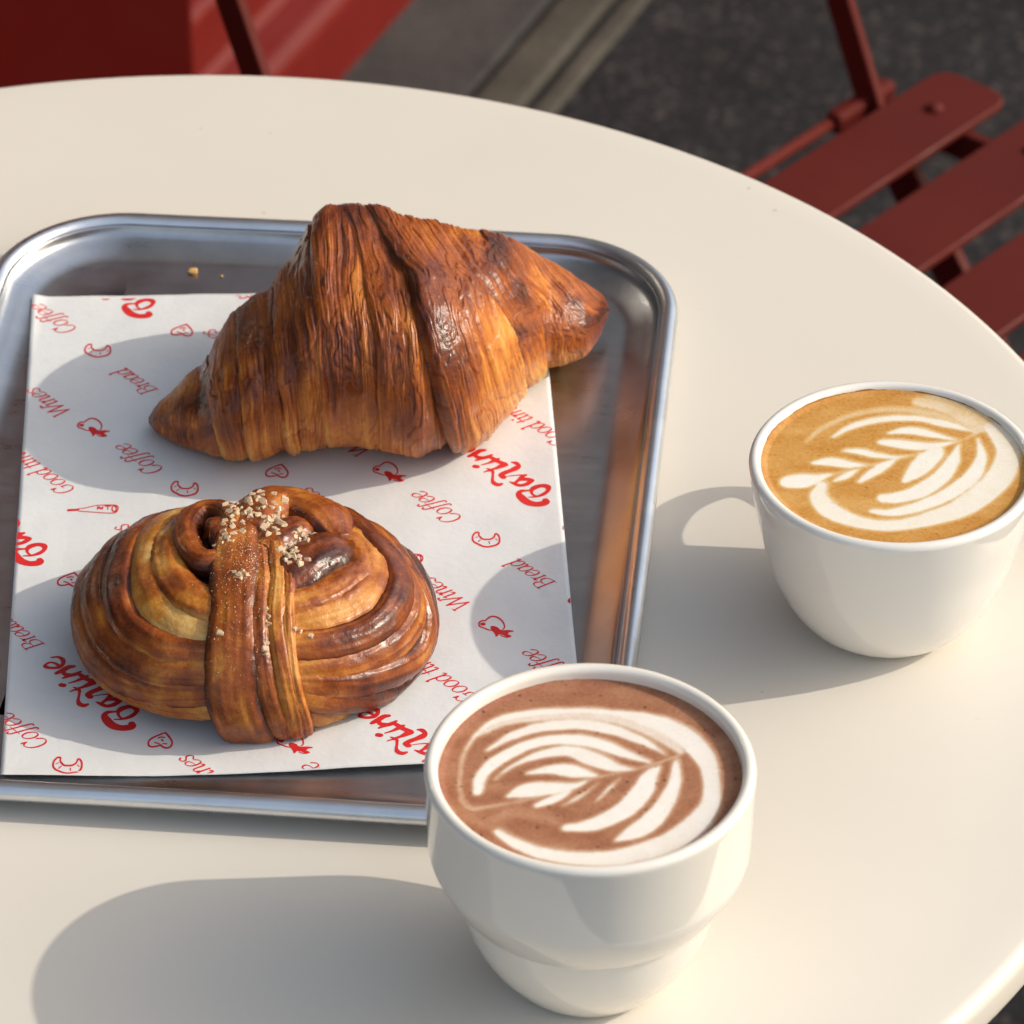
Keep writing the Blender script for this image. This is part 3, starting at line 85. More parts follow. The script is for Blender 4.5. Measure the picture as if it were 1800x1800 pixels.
M_BIRD = [[[-2.83,2.64,0.288],[-1.99,3.71,0.297],[-1.05,4.6,0.365],[0.09,4.63,0.373],[1.2,3.93,0.346],[2.16,2.58,0.301],[2.76,0.79,0.247],[2.79,-0.88,0.208],[2.3,-1.78,0.233]],[[-2.83,2.64,0.3],[-3.62,2.77,0.333],[-4.44,2.16,0.305],[-4.77,0.97,0.224],[-4.43,-0.15,0.293],[-3.54,-0.75,0.288],[-2.66,-1.35,0.288],[-1.78,-1.94,0.258],[-0.89,-2.17,0.224]],[[-3.58,1.1,0.799],[-3.51,1.06,0.799]],[[-0.6,-0.71,0.804],[0.04,-1.67,1.179],[0.43,-2.98,0.942],[0.37,-4.45,0.452],[0.17,-4.99,0.26]],[[0.79,-2.62,1.089],[1.78,-3.23,1.117],[2.8,-3.28,1.117],[3.84,-2.77,0.651],[5.2,-2.75,0.338]],[[2.21,-3.8,0.532],[3.19,-4.58,0.629],[4.18,-5.18,0.508]],[[1.49,-4.68,0.179],[2.58,-5.47,0.222],[3.7,-5.62,0.3]]]
M_BOTTLE = [[[-8.23,-0.17,0.569],[-5.51,-0.08,0.525]],[[-5.39,0.38,0.218],[-3.49,0.63,0.217],[-1.32,1.34,0.216],[0.3,1.84,0.218],[3.03,1.93,0.219],[5.77,1.68,0.261],[6.74,0.94,0.237],[6.97,-0.23,0.173],[6.53,-1.71,0.24],[5.59,-2.35,0.262],[3.13,-2.23,0.219],[0.4,-1.75,0.219],[-2.34,-1.27,0.219],[-5.08,-0.79,0.219]],[[6.4,-0.2,0.187],[6.34,-0.86,0.204],[6.14,-1.37,0.259],[5.85,-1.59,0.304],[5.54,-1.5,0.287],[5.27,-1.09,0.229],[5.11,-0.48,0.187],[5.1,0.21,0.187],[5.23,0.81,0.229],[5.48,1.19,0.287],[5.79,1.26,0.304],[6.09,1.0,0.259],[6.31,0.47,0.204],[6.4,-0.2,0.187]],[[2.91,1.36,0.263],[4.62,1.28,0.263]],[[3.8,1.32,0.182],[3.77,-0.42,0.182]],[[0.59,1.13,0.209],[0.7,-0.15,0.209]],[[1.14,1.1,0.238],[1.72,-0.08,0.238]],[[2.16,1.17,0.183],[2.13,-0.22,0.13]],[[0.75,0.43,0.306],[2.25,0.47,0.263]]]
M_HEART = [[[1.4,3.4,0.36],[0.45,2.94,0.357],[-0.82,2.19,0.353],[-2.08,1.35,0.364],[-3.02,0.38,0.342],[-3.45,-0.81,0.255],[-3.3,-2.13,0.319],[-2.53,-2.72,0.37],[-1.38,-2.68,0.37],[-0.49,-2.37,0.363],[0.01,-2.09,0.39],[0.53,-2.72,0.359],[1.31,-3.36,0.385],[2.14,-3.51,0.411],[2.96,-2.94,0.346],[3.39,-1.65,0.268],[3.24,-0.33,0.278],[2.58,1.32,0.314],[1.92,2.57,0.316],[1.4,3.4,0.306]],[[-0.61,0.97,0.271],[0.15,1.44,0.305],[1.11,1.19,0.283]],[[0.43,0.21,0.324],[0.69,-0.21,0.324]],[[-1.6,-0.9,0.257],[-0.89,-1.24,0.28],[-0.38,-1.42,0.238]],[[0.83,-1.53,0.263],[1.79,-1.67,0.263]]]
M_CROISSANT = [[[-2.28,4.02,0.399],[-2.87,4.17,0.385],[-3.64,3.29,0.337],[-4.16,1.71,0.284],[-4.11,0.0,0.289],[-3.49,-1.17,0.366],[-2.44,-2.13,0.395],[-1.19,-3.1,0.413],[0.13,-3.5,0.426],[1.56,-3.17,0.419],[2.92,-2.62,0.419],[3.82,-1.41,0.348],[4.06,0.4,0.283],[3.87,2.01,0.299],[3.33,3.0,0.352],[2.89,3.14,0.32],[2.63,2.07,0.265],[2.3,1.28,0.325],[1.31,0.42,0.39],[0.15,0.36,0.401],[-1.01,0.53,0.383],[-1.77,1.6,0.322],[-2.2,2.53,0.25],[-2.12,3.44,0.237],[-2.28,4.02,0.266]],[[-1.87,0.12,0.211],[-2.49,-0.76,0.233]],[[0.77,-0.81,0.181],[0.91,-1.95,0.166]],[[2.82,0.57,0.158],[3.28,-0.25,0.158]],[[-2.64,1.75,0.166],[-3.28,1.33,0.189]]]
INST = {"LOGO":[[150.54,140.17],[24.77,36.27],[117.06,8.35],[26.07,250.73],[-4.76,117.11],[58.5,171.49],[181.15,59.85]],"BIRD":[[144.48,63.59],[21.78,172.68],[114.76,143.75],[83.96,11.27],[52.64,281.26]],"BOTTLE":[[23.84,128.39],[117.07,98.32],[99.41,216.97]],"HEART":[[45.55,14.19],[16.89,92.64],[49.44,226.05],[79.97,145.77],[171.14,112.27]],"CROISSANT":[[19.14,3.86],[22.3,215.19],[51.3,137.5],[143.77,106.59]]}
WORDS = [["Coffee",7.48,234.45],["Coffee",36.87,154.3],["Coffee",129.21,124.1],["Coffee",5.63,20.57],["Coffee",159.53,43.11],["Coffee",93.86,-7.45],["Bread",35.16,197.37],["Bread",156.82,88.9],["Bread",3.5,66.36],["Wines",7.27,186.93],["Wines",130.46,80.24],["Wines",102.45,160.62],["Wines",58.13,-0.86],["Wines",63.38,218.09],["Wines",37.13,112.12],["Good times",15.85,137.44],["Good times",109.02,110.05],["Good times",171.12,155.07],["Good times",136.92,28.11],["Coffee",72.65,245.03]]

# ------------------------------------------------------------------ helpers
def mesh_obj(name, verts, faces, mat=None, parent=None, smooth=True, scale=0.001, link=True):
    """verts in millimetres"""
    me = bpy.data.meshes.new(name)
    v = np.asarray(verts, float) * scale
    me.from_pydata(v.tolist() if len(v) < 3000 else v, [], faces)
    me.update()
    if smooth:
        me.polygons.foreach_set('use_smooth', np.ones(len(me.polygons), bool))
    if mat: me.materials.append(mat)
    o = bpy.data.objects.new(name, me)
    if link: COL.objects.link(o)
    if parent: o.parent = parent
    return o

def grid_obj(name, P, mat, parent=None, close_v=True, close_u=False, caps=True, attrs=None):
    """P: (n, m, 3) grid of points in mm -> quads; v is the ring direction"""
    n, m = P.shape[:2]
    i = np.arange(n if close_u else n - 1); j = np.arange(m if close_v else m - 1)
    I, J = np.meshgrid(i, j, indexing='ij')
    I2 = (I + 1) % n; J2 = (J + 1) % m
    q = np.stack([I * m + J, I2 * m + J, I2 * m + J2, I * m + J2], -1).reshape(-1, 4)
    verts = P.reshape(-1, 3)
    nv = len(verts)
    me = bpy.data.meshes.new(name)
    tri = []
    if caps and close_v and not close_u:
        verts = np.vstack([verts, P[0].mean(0), P[-1].mean(0)])
        a = np.arange(m); b = (a + 1) % m
        tri = np.vstack([np.stack([np.full(m, nv), a, b], -1), np.stack([np.full(m, nv + 1), (n - 1) * m + b, (n - 1) * m + a], -1)])
    V = verts * 0.001
    me.vertices.add(len(V)); me.vertices.foreach_set('co', V.astype(np.float32).ravel())
    nl = q.size + (len(tri) * 3 if len(tri) else 0)
    me.loops.add(nl)
    li = q.ravel() if not len(tri) else np.concatenate([q.ravel(), tri.ravel()])
    me.loops.foreach_set('vertex_index', li.astype(np.int32))
    npoly = len(q) + len(tri)
    me.polygons.add(npoly)
    ls = np.arange(len(q)) * 4
    if len(tri): ls = np.concatenate([ls, len(q) * 4 + np.arange(len(tri)) * 3])
    me.polygons.foreach_set('loop_start', ls.astype(np.int32))
    me.update(calc_edges=True); me.validate()
    me.polygons.foreach_set('use_smooth', np.ones(len(me.polygons), bool))
    for k, arr in (attrs or {}).items():
        a = me.attributes.new(k, 'FLOAT', 'POINT')
        d = np.asarray(arr, float).ravel()
        if len(d) < len(V): d = np.concatenate([d, np.full(len(V) - len(d), d.mean())])
        a.data.foreach_set('value', d.astype(np.float32))
    if mat: me.materials.append(mat)
    o = bpy.data.objects.new(name, me); COL.objects.link(o)
    if parent: o.parent = parent
    return o

def empty(name, loc_mm, rz=0.0):
    o = bpy.data.objects.new(name, None); COL.objects.link(o)
    o.empty_display_size = 0.02
    o.location = (loc_mm[0] / 1000, loc_mm[1] / 1000, TOP + loc_mm[2] / 1000)
    o.rotation_euler = (0, 0, rz)
    return o

def tag(o, label=None, cat=None, group=None, kind=None):
    if label: o['label'] = label
    if cat: o['category'] = cat
    if group: o['group'] = group
    if kind: o['kind'] = kind
    return o

def box_data(x0, x1, y0, y1, z0, z1, b=0.0):
    """bevelled box as verts/faces, mm"""
    if b <= 0:
        v = [(x, y, z) for z in (z0, z1) for y in (y0, y1) for x in (x0, x1)]
        return v, [(0, 2, 3, 1), (4, 5, 7, 6), (0, 1, 5, 4), (2, 6, 7, 3), (0, 4, 6, 2), (1, 3, 7, 5)]
    import bmesh
    bm = bmesh.new()
    vs, fs = box_data(x0, x1, y0, y1, z0, z1)
    bv = [bm.verts.new(p) for p in vs]
    for f in fs: bm.faces.new([bv[i] for i in f])
    bmesh.ops.bevel(bm, geom=list(bm.edges), offset=b, segments=2, affect='EDGES', profile=0.5)
    bm.verts.index_update()
    out = [tuple(v.co) for v in bm.verts], [tuple(v.index for v in f.verts) for f in bm.faces]
    bm.free(); return out

def catmull(pts, n):
    p = np.asarray(pts, float)
    p = np.vstack([2 * p[0] - p[1], p, 2 * p[-1] - p[-2]])
    seg = len(p) - 3
    t = np.linspace(0, seg, n); k = np.minimum(t.astype(int), seg - 1); u = (t - k)[:, None]
    a, b, c, d = p[k], p[k + 1], p[k + 2], p[k + 3]
    return 0.5 * (2 * b + (c - a) * u + (2 * a - 5 * b + 4 * c - d) * u ** 2 + (-a + 3 * b - 3 * c + d) * u ** 3)

def _hash(i, j, k, seed):
    h = (i * 374761393 + j * 668265263 + k * 2147483647 + seed * 1274126177) & 0xffffffff
    h = ((h ^ (h >> 13)) * 1274126177) & 0xffffffff
    return ((h ^ (h >> 16)) & 0xffff) / 65535.0

def noise(x, y, z, seed=0):
    x, y, z = np.broadcast_arrays(np.asarray(x, float), np.asarray(y, float), np.asarray(z, float))
    i = np.floor(x).astype(np.int64); j = np.floor(y).astype(np.int64); k = np.floor(z).astype(np.int64)
    u = x - i; v = y - j; w = z - k
    u = u * u * (3 - 2 * u); v = v * v * (3 - 2 * v); w = w * w * (3 - 2 * w)
    r = 0
    for a in (0, 1):
        for b in (0, 1):
            for c in (0, 1):
                r = r + _hash(i + a, j + b, k + c, seed) * (u if a else 1 - u) * (v if b else 1 - v) * (w if c else 1 - w)
    return r * 2 - 1

def fbm(x, y, z, seed=0, o=4):
    r = 0; a = 1.0; s = 0
    for q in range(o):
        r = r + a * noise(x * 2 ** q, y * 2 ** q, z * 2 ** q, seed + q * 17); s += a; a *= 0.5
    return r / s

def sstep(a, b, x):
    t = np.clip((x - a) / (b - a), 0, 1); return t * t * (3 - 2 * t)

# ------------------------------------------------------------------ materials
class Mat:
    def __init__(self, name):
        self.m = bpy.data.materials.new(name); self.m.use_nodes = True
        self.t = self.m.node_tree; self.n = self.t.nodes; self.l = self.t.links
        self.b = self.n['Principled BSDF']
        self.co = self.n.new('ShaderNodeTexCoord').outputs['Object']
    def set(self, **k):
        for a, v in k.items():
            self.b.inputs[a.replace('_', ' ')].default_value = v
        return self
    def link(self, a, b): self.l.new(a, b)
    def noise(self, scale, detail=4, rough=0.5, vec=None, dist=0.0):
        n = self.n.new('ShaderNodeTexNoise'); n.inputs['Scale'].default_value = scale
        n.inputs['Detail'].default_value = detail; n.inputs['Roughness'].default_value = rough
        n.inputs['Distortion'].default_value = dist
        self.link(vec or self.co, n.inputs['Vector']); return n.outputs['Fac']
    def vor(self, scale, out='Distance', feature='F1', vec=None):
        n = self.n.new('ShaderNodeTexVoronoi'); n.inputs['Scale'].default_value = scale; n.feature = feature
        self.link(vec or self.co, n.inputs['Vector']); return n.outputs[out]
    def mapping(self, scale, rot=(0, 0, 0)):
        n = self.n.new('ShaderNodeMapping'); n.inputs['Scale'].default_value = scale; n.inputs['Rotation'].default_value = rot
        self.link(self.co, n.inputs['Vector']); return n.outputs[0]
    def ramp(self, fac, stops, interp='LINEAR'):
        n = self.n.new('ShaderNodeValToRGB'); n.color_ramp.interpolation = interp
        e = n.color_ramp.elements
        while len(e) > 1: e.remove(e[-1])
        e[0].position = stops[0][0]; e[0].color = (*stops[0][1], 1)
        for p, c in stops[1:]:
            k = e.new(p); k.color = (*c, 1)
        self.link(fac, n.inputs['Fac']); return n.outputs['Color']
    def g(self, v): return (v, v, v)
    def attr(self, name):
        n = self.n.new('ShaderNodeAttribute'); n.attribute_name = name; return n.outputs['Fac']
    def math(self, op, a, b=None, clamp=False):
        n = self.n.new('ShaderNodeMath'); n.operation = op; n.use_clamp = clamp
        for i, v in enumerate((a, b)):
            if v is None: continue
            if isinstance(v, (int, float)): n.inputs[i].default_value = v
            else: self.link(v, n.inputs[i])
        return n.outputs[0]
    def mix(self, fac, a, b, mode='MIX'):
        n = self.n.new('ShaderNodeMix'); n.data_type = 'RGBA'; n.blend_type = mode
        for s, v in ((n.inputs[0], fac), (n.inputs[6], a), (n.inputs[7], b)):
            if isinstance(v, (int, float)): s.default_value = v
            elif isinstance(v, tuple): s.default_value = (*v, 1)
            else: self.link(v, s)
        return n.outputs[2]
    def bump(self, h, strength=0.3, dist=0.001, normal=None):
        n = self.n.new('ShaderNodeBump'); n.inputs['Strength'].default_value = strength; n.inputs['Distance'].default_value = dist
        self.link(h, n.inputs['Height'])
        if normal is not None: self.link(normal, n.inputs['Normal'])
        return n.outputs[0]
    def base(self, c): self.link(c, self.b.inputs['Base Color']); return self
    def rough(self, c): self.link(c, self.b.inputs['Roughness']); return self
    def norm(self, c): self.link(c, self.b.inputs['Normal']); return self

def mat_table():
    m = Mat('cream_lacquer').set(Roughness=0.36, Specular_IOR_Level=0.45)
    base = m.ramp(m.noise(9, 3), [(0.3, (0.670, 0.628, 0.555)), (0.7, (0.695, 0.652, 0.58))])
    # tiny scuffs and specks
    sp = m.ramp(m.vor(55), [(0.0, m.g(1)), (0.028, m.g(1)), (0.05, m.g(0))])
    msk = m.ramp(m.noise(30, 2), [(0.53, m.g(0)), (0.60, m.g(1))])
    f = m.math('MULTIPLY', sp, msk); f = m.math('MULTIPLY', f, 0.38)
    scr = m.ramp(m.noise(60, 6, 0.7, m.mapping((1, 9, 1), (0, 0, 0.6))), [(0.66, m.g(0)), (0.74, m.g(0.20))])
    c = m.mix(f, base, (0.22, 0.19, 0.15)); c = m.mix(scr, c, (0.45, 0.40, 0.33))
    m.base(c)
    m.rough(m.ramp(m.noise(22, 5), [(0.3, m.g(0.30)), (0.75, m.g(0.46))]))
    m.norm(m.bump(m.noise(700, 3), 0.05, 0.0004))
    return m.m

def mat_metal(name, lo, hi, r0, scratch):
    m = Mat(name).set(Metallic=1.0)
    m.base(m.ramp(m.noise(40, 5, 0.6), [(0.3, lo), (0.75, hi)]))
    streak = m.noise(130, 6, 0.65, m.mapping((0.25, 3.0, 1), (0, 0, 0.2)))
    blot = m.noise(65, 4, 0.6)
    r = m.math('ADD', m.math('MULTIPLY', streak, 0.16), m.math('MULTIPLY', blot, 0.18))
    m.rough(m.math('ADD', r, r0))
    scr = m.noise(700, 3, 0.6, m.mapping((0.10, 2.2, 1), (0, 0, 0.9)))
    n1 = m.bump(scr, scratch, 0.0002)
    m.norm(m.bump(m.noise(24, 2), 0.05, 0.002, n1))
    return m.m

def mat_paper():
    m = Mat('greaseproof_paper').set(Roughness=0.62, Specular_IOR_Level=0.3)
    c = m.ramp(m.noise(30, 5, 0.6), [(0.3, (0.655, 0.66, 0.66)), (0.7, (0.735, 0.74, 0.735))])
    spot = m.ramp(m.noise(75, 4, 0.6), [(0.66, m.g(0)), (0.74, m.g(0.22))])
    m.base(m.mix(spot, c, (0.52, 0.50, 0.47)))
    fib = m.noise(420, 5, 0.65); wr = m.noise(45, 4, 0.55)
    m.norm(m.bump(wr, 0.35, 0.0015, m.bump(fib, 0.30, 0.0004)))
    m.b.inputs['Subsurface Weight'].default_value = 0.0
    return m.m

def mat_ink():
    m = Mat('red_ink').set(Roughness=0.5, Specular_IOR_Level=0.3)
    m.base(m.ramp(m.noise(300, 3), [(0.3, (0.60, 0.020, 0.022)), (0.7, (0.68, 0.030, 0.030))]))
    return m.m

def mat_ceramic(name, col):
    m = Mat(name).set(Roughness=0.07, Specular_IOR_Level=0.55, Coat_Weight=0.45, Coat_Roughness=0.03)
    m.base(m.ramp(m.noise(18, 3), [(0.3, tuple(c * 0.97 for c in col)), (0.7, col)]))
    m.norm(m.bump(m.noise(60, 2), 0.03, 0.001))
    return m.m

def mat_drink(name, stops, bubble, bscale, bmax, rough=0.27):
    m = Mat(name).set(Specular_IOR_Level=0.5)
    milk = m.attr('milk')
    n = m.noise(230, 5, 0.65); n2 = m.noise(900, 3, 0.6)
    jit = m.math('MULTIPLY', m.math('SUBTRACT', n, 0.5), 0.16)
    f = m.math('ADD', milk, jit, True)
    c = m.ramp(f, stops)
    mot = m.math('SUBTRACT', 1.0, m.math('MULTIPLY', m.ramp(n2, [(0.35, m.g(1)), (0.62, m.g(0))]), m.math('MULTIPLY', m.math('SUBTRACT', 1.0, milk), 0.22)))
    n3 = m.n.new('ShaderNodeMix'); n3.data_type = 'RGBA'; n3.blend_type = 'MULTIPLY'; n3.inputs[0].default_value = 1.0
    m.link(c, n3.inputs[6]); m.link(mot, n3.inputs[7]); c = n3.outputs[2]
    bub = m.ramp(m.vor(bscale), [(0.0, m.g(1)), (bmax, m.g(1)), (bmax * 1.5, m.g(0))])
    keep = m.ramp(m.noise(75, 2), [(0.44, m.g(0)), (0.54, m.g(1))])
    bf = m.math('MULTIPLY', m.math('MULTIPLY', bub, keep), m.math('SUBTRACT', 0.75, m.math('MULTIPLY', milk, 0.7)))
    c = m.mix(bf, c, bubble)
    m.base(c)
    m.rough(m.ramp(m.noise(120, 3), [(0.3, m.g(rough - 0.08)), (0.7, m.g(rough + 0.1))]))
    m.norm(m.bump(m.vor(1500), 0.10, 0.0003, m.bump(m.noise(160, 3), 0.10, 0.0006)))
    m.b.inputs['Subsurface Weight'].default_value = 0.15
    m.b.inputs['Subsurface Radius'].default_value = (0.003, 0.002, 0.001)
    m.b.inputs['Subsurface Scale'].default_value = 0.4
    return m.m

def mat_pastry(name, stops, fine, gloss=0.32, speck=0.0, coat=0.12):
    m = Mat(name).set(Specular_IOR_Level=0.36, Coat_Weight=coat, Coat_Roughness=0.25)
    tone = m.attr('tone')
    n1 = m.noise(fine, 6, 0.65); n2 = m.noise(fine * 5, 4, 0.6)
    j = m.math('ADD', m.math('MULTIPLY', m.math('SUBTRACT', n1, 0.5), 0.30), m.math('MULTIPLY', m.math('SUBTRACT', n2, 0.5), 0.24))
    n4 = m.noise(fine * 15, 3, 0.6); j = m.math('ADD', j, m.math('MULTIPLY', m.math('SUBTRACT', n4, 0.5), 0.26))
    f = m.math('ADD', tone, j, True)
    c = m.ramp(f, stops)
    if speck:
        s = m.ramp(m.vor(900), [(0.0, m.g(1)), (0.10, m.g(1)), (0.2, m.g(0))])
        s = m.math('MULTIPLY', s, m.ramp(m.noise(260, 2), [(0.52, m.g(0)), (0.6, m.g(speck))]))
        c = m.mix(s, c, (0.52, 0.30, 0.14))
    m.base(c)
    rg_ = m.ramp(m.noise(fine * 1.6, 4), [(0.3, m.g(gloss - 0.06)), (0.7, m.g(gloss + 0.18))])
    m.rough(m.math('SUBTRACT', rg_, m.math('MULTIPLY', m.attr('gloss'), 0.22), True))
    nb = m.bump(m.noise(fine * 7, 4, 0.6), 0.40, 0.0005)
    m.norm(m.bump(m.noise(fine * 1.3, 4, 0.55), 0.22, 0.0016, nb))
    m.b.inputs['Subsurface Weight'].default_value = 0.10
    m.b.inputs['Subsurface Radius'].default_value = (0.004, 0.0016, 0.0006)
    m.b.inputs['Subsurface Scale'].default_value = 0.5
    return m.m

def mat_red_paint(name, col, rough=0.42, chips=True):
    m = Mat(name).set(Specular_IOR_Level=0.2)
    c = m.ramp(m.noise(14, 4), [(0.3, tuple(x * 0.85 for x in col)), (0.7, col)])
    if chips:
        ch = m.ramp(m.noise(38, 6, 0.7, m.mapping((1, 1, 0.55))), [(0.70, m.g(0)), (0.73, m.g(0.8))])
        c = m.mix(ch, c, tuple(x * 0.28 + 0.006 for x in col))
    m.base(c)
    m.rough(m.ramp(m.noise(30, 4), [(0.3, m.g(rough - 0.07)), (0.7, m.g(rough + 0.12))]))
    m.norm(m.bump(m.noise(240, 3), 0.06, 0.0006))
    return m.m

def mat_asphalt():
    m = Mat('dark_asphalt').set(Roughness=0.85, Specular_IOR_Level=0.3)
    v = m.vor(210, 'Color')
    sep = m.n.new('ShaderNodeSeparateColor'); m.link(v, sep.inputs[0])
    st = m.ramp(sep.outputs[0], [(0.0, (0.008, 0.008, 0.010)), (0.55, (0.013, 0.0125, 0.014)), (0.85, (0.021, 0.020, 0.020)), (0.99, (0.055, 0.047, 0.044))])
    big = m.ramp(m.noise(9, 6, 0.65), [(0.3, m.g(0.55)), (0.7, m.g(1.45))])
    c = m.mix(1.0, st, big, 'MULTIPLY')
    grit = m.ramp(m.noise(320, 3), [(0.4, m.g(0.6)), (0.65, m.g(1.3))])
    m.base(m.mix(1.0, c, grit, 'MULTIPLY'))
    m.norm(m.bump(m.vor(210), 0.3, 0.002))
    return m.m

def mat_stone(name, a, b):
    m = Mat(name).set(Roughness=0.8, Specular_IOR_Level=0.3)
    c = m.ramp(m.noise(12, 6, 0.65), [(0.3, a), (0.7, b)])
    g = m.ramp(m.noise(260, 4, 0.6), [(0.35, m.g(0.7)), (0.65, m.g(1.2))])
    c = m.mix(1.0, c, g, 'MULTIPLY')
    cr = m.ramp(m.noise(7, 5, 0.7), [(0.62, m.g(0)), (0.72, m.g(0.5))])
    m.base(m.mix(cr, c, tuple(x * 0.5 for x in a)))
    m.norm(m.bump(m.noise(150, 5), 0.35, 0.002))
    return m.m

def mat_plain(name, col, rough=0.5, spec=0.5, scale=40):
    m = Mat(name).set(Specular_IOR_Level=spec)
    m.base(m.ramp(m.noise(scale, 4), [(0.3, tuple(c * 0.85 for c in col)), (0.7, col)]))
    m.rough(m.ramp(m.noise(scale * 2, 3), [(0.3, m.g(max(rough - 0.06, 0.02))), (0.7, m.g(rough + 0.08))]))
    return m.m

M = dict(
    table=mat_table(), metal=mat_metal('dull_aluminium', (0.42, 0.43, 0.45), (0.57, 0.58, 0.60), 0.14, 0.02), rim=mat_metal('highlight_aluminium', (0.62, 0.63, 0.65), (0.80, 0.81, 0.83), 0.14, 0.03), paper=mat_paper(), ink=mat_ink(),  # rim metal paler than the body: its bright highlight strip is put into the colour
    cer_a=mat_ceramic('white_glaze', (0.80, 0.775, 0.72)), cer_b=mat_ceramic('ivory_glaze', (0.80, 0.765, 0.69)),
    chair=mat_red_paint('oxide_red_metal', (0.104, 0.0105, 0.0065), 0.58),
    shop=mat_red_paint('red_gloss_timber', (0.150, 0.010, 0.007), 0.36),
    asphalt=mat_asphalt(), slab=mat_stone('paving_stone', (0.034, 0.031, 0.030), (0.072, 0.066, 0.062)),
    kerb=mat_stone('kerb_granite', (0.048, 0.043, 0.033), (0.092, 0.082, 0.064)),
    glass=mat_plain('dark_shop_glass', (0.012, 0.013, 0.014), 0.06, 0.5),
    trim=mat_plain('charcoal_trim', (0.030, 0.031, 0.034), 0.45, 0.4, 20),
    render=mat_plain('grey_render', (0.075, 0.075, 0.078), 0.8, 0.2, 6),
    latte=mat_drink('latte_foam', [(0.0, (0.59, 0.275, 0.055)), (0.3, (0.69, 0.39, 0.12)), (0.6, (0.72, 0.52, 0.28)), (0.85, (0.82, 0.75, 0.62)), (1.0, (0.85, 0.81, 0.73))], (0.22, 0.08, 0.015), 420, 0.10),
    choc=mat_drink('chocolate_foam', [(0.0, (0.355, 0.140, 0.072)), (0.3, (0.48, 0.235, 0.13)), (0.6, (0.60, 0.40, 0.27)), (0.85, (0.82, 0.74, 0.65)), (1.0, (0.86, 0.82, 0.76))], (0.045, 0.016, 0.010), 330, 0.13),
    croissant=mat_pastry('flaky_crust', [(0.0, (0.66, 0.36, 0.085)), (0.25, (0.57, 0.200, 0.024)), (0.5, (0.34, 0.082, 0.008)), (0.75, (0.155, 0.031, 0.006)), (1.0, (0.055, 0.013, 0.006))], 130, 0.38, coat=0.16),
    bun=mat_pastry('glazed_bun_crust', [(0.0, (0.66, 0.42, 0.14)), (0.25, (0.53, 0.205, 0.028)), (0.5, (0.31, 0.076, 0.009)), (0.75, (0.140, 0.028, 0.006)), (1.0, (0.042, 0.010, 0.005))], 110, 0.36, coat=0.18),
    strap=mat_pastry('sugared_bun_crust', [(0.0, (0.66, 0.42, 0.14)), (0.25, (0.53, 0.205, 0.028)), (0.5, (0.31, 0.076, 0.009)), (0.75, (0.140, 0.028, 0.006)), (1.0, (0.042, 0.010, 0.005))], 120, 0.40, 0.55),
    sugar=mat_plain('pearl_sugar', (0.64, 0.47, 0.30), 0.25, 0.5, 900),
    stain_a=mat_plain('dried_crema', (0.42, 0.21, 0.06), 0.5, 0.3, 500), stain_b=mat_plain('dried_chocolate', (0.50, 0.30, 0.17), 0.5, 0.3, 500),
    crumb=mat_plain('pastry_crumb', (0.62, 0.36, 0.13), 0.6, 0.3, 500),
)
M['sugar'].node_tree.nodes['Principled BSDF'].inputs['Subsurface Weight'].default_value = 0.3
M['sugar'].node_tree.nodes['Principled BSDF'].inputs['Subsurface Radius'].default_value = (0.002, 0.0016, 0.001)

# ------------------------------------------------------------------ ground, paving, shopfront
GZ = -720.0
def strip_quad(pts, z0, z1):
    """prism over a plan quad (mm)"""
    v = [(p[0], p[1], z0) for p in pts] + [(p[0], p[1], z1) for p in pts]
    n = len(pts)
    return v, [tuple(range(n))[::-1], tuple(range(n, 2 * n))] + [(i, (i + 1) % n, n + (i + 1) % n, n + i) for i in range(n)]

def place(o): o.location = (0, 0, TOP); return o

S_ = 60000.0
road = place(mesh_obj('road', [(-S_, -S_, GZ), (S_, -S_, GZ), (S_, S_, GZ), (-S_, S_, GZ)], [(0, 1, 2, 3)], M['asphalt'], smooth=False))
tag(road, kind='structure')

# street direction (along the shopfront and kerb) and the direction away from the shop
DS = np.array([0.403, 0.915]); DS /= np.linalg.norm(DS); DN = np.array([DS[1], -DS[0]])
P0 = np.array([4.4, 1505.0])                # foot of the plinth
def street(s, n):                            # along, out from the plinth foot
    q = P0 + DS * s + DN * n; return (q[0], q[1])

pave = empty('pavement', (0, 0, 0)); tag(pave, kind='structure')
def bev_prism(name, s0, s1, n0, n1, z0, z1, mat, parent, b=3.0):
    v, f = box_data(s0, s1, n0, n1, z0, z1, b)
    v = [(*street(p[0], p[1]), p[2]) for p in v]
    return mesh_obj(name, v, f, mat, parent, smooth=False)
rnd = random.Random(4)
s = -2450.0; k = 0
while s < 4200:
    L = 915
    bev_prism('paving_slab', s, s + L - 7, -20, 84, GZ - 25, GZ + 6.0 + rnd.uniform(-1, 1), M['slab'], pave)
    s += L
s = -2450.0
while s < 4200:
    L = 915
    bev_prism('kerb_stone', s, s + L - 6, 89, 122, GZ - 25, GZ + 8.0 + rnd.uniform(-.8, .8), M['kerb'], pave, 4.0)
    bev_prism('gutter_stone', s + 200, s + 200 + L - 6, 128, 143, GZ - 25, GZ + 4.5 + rnd.uniform(-.6, .6), M['kerb'], pave, 3.0)
    s += L

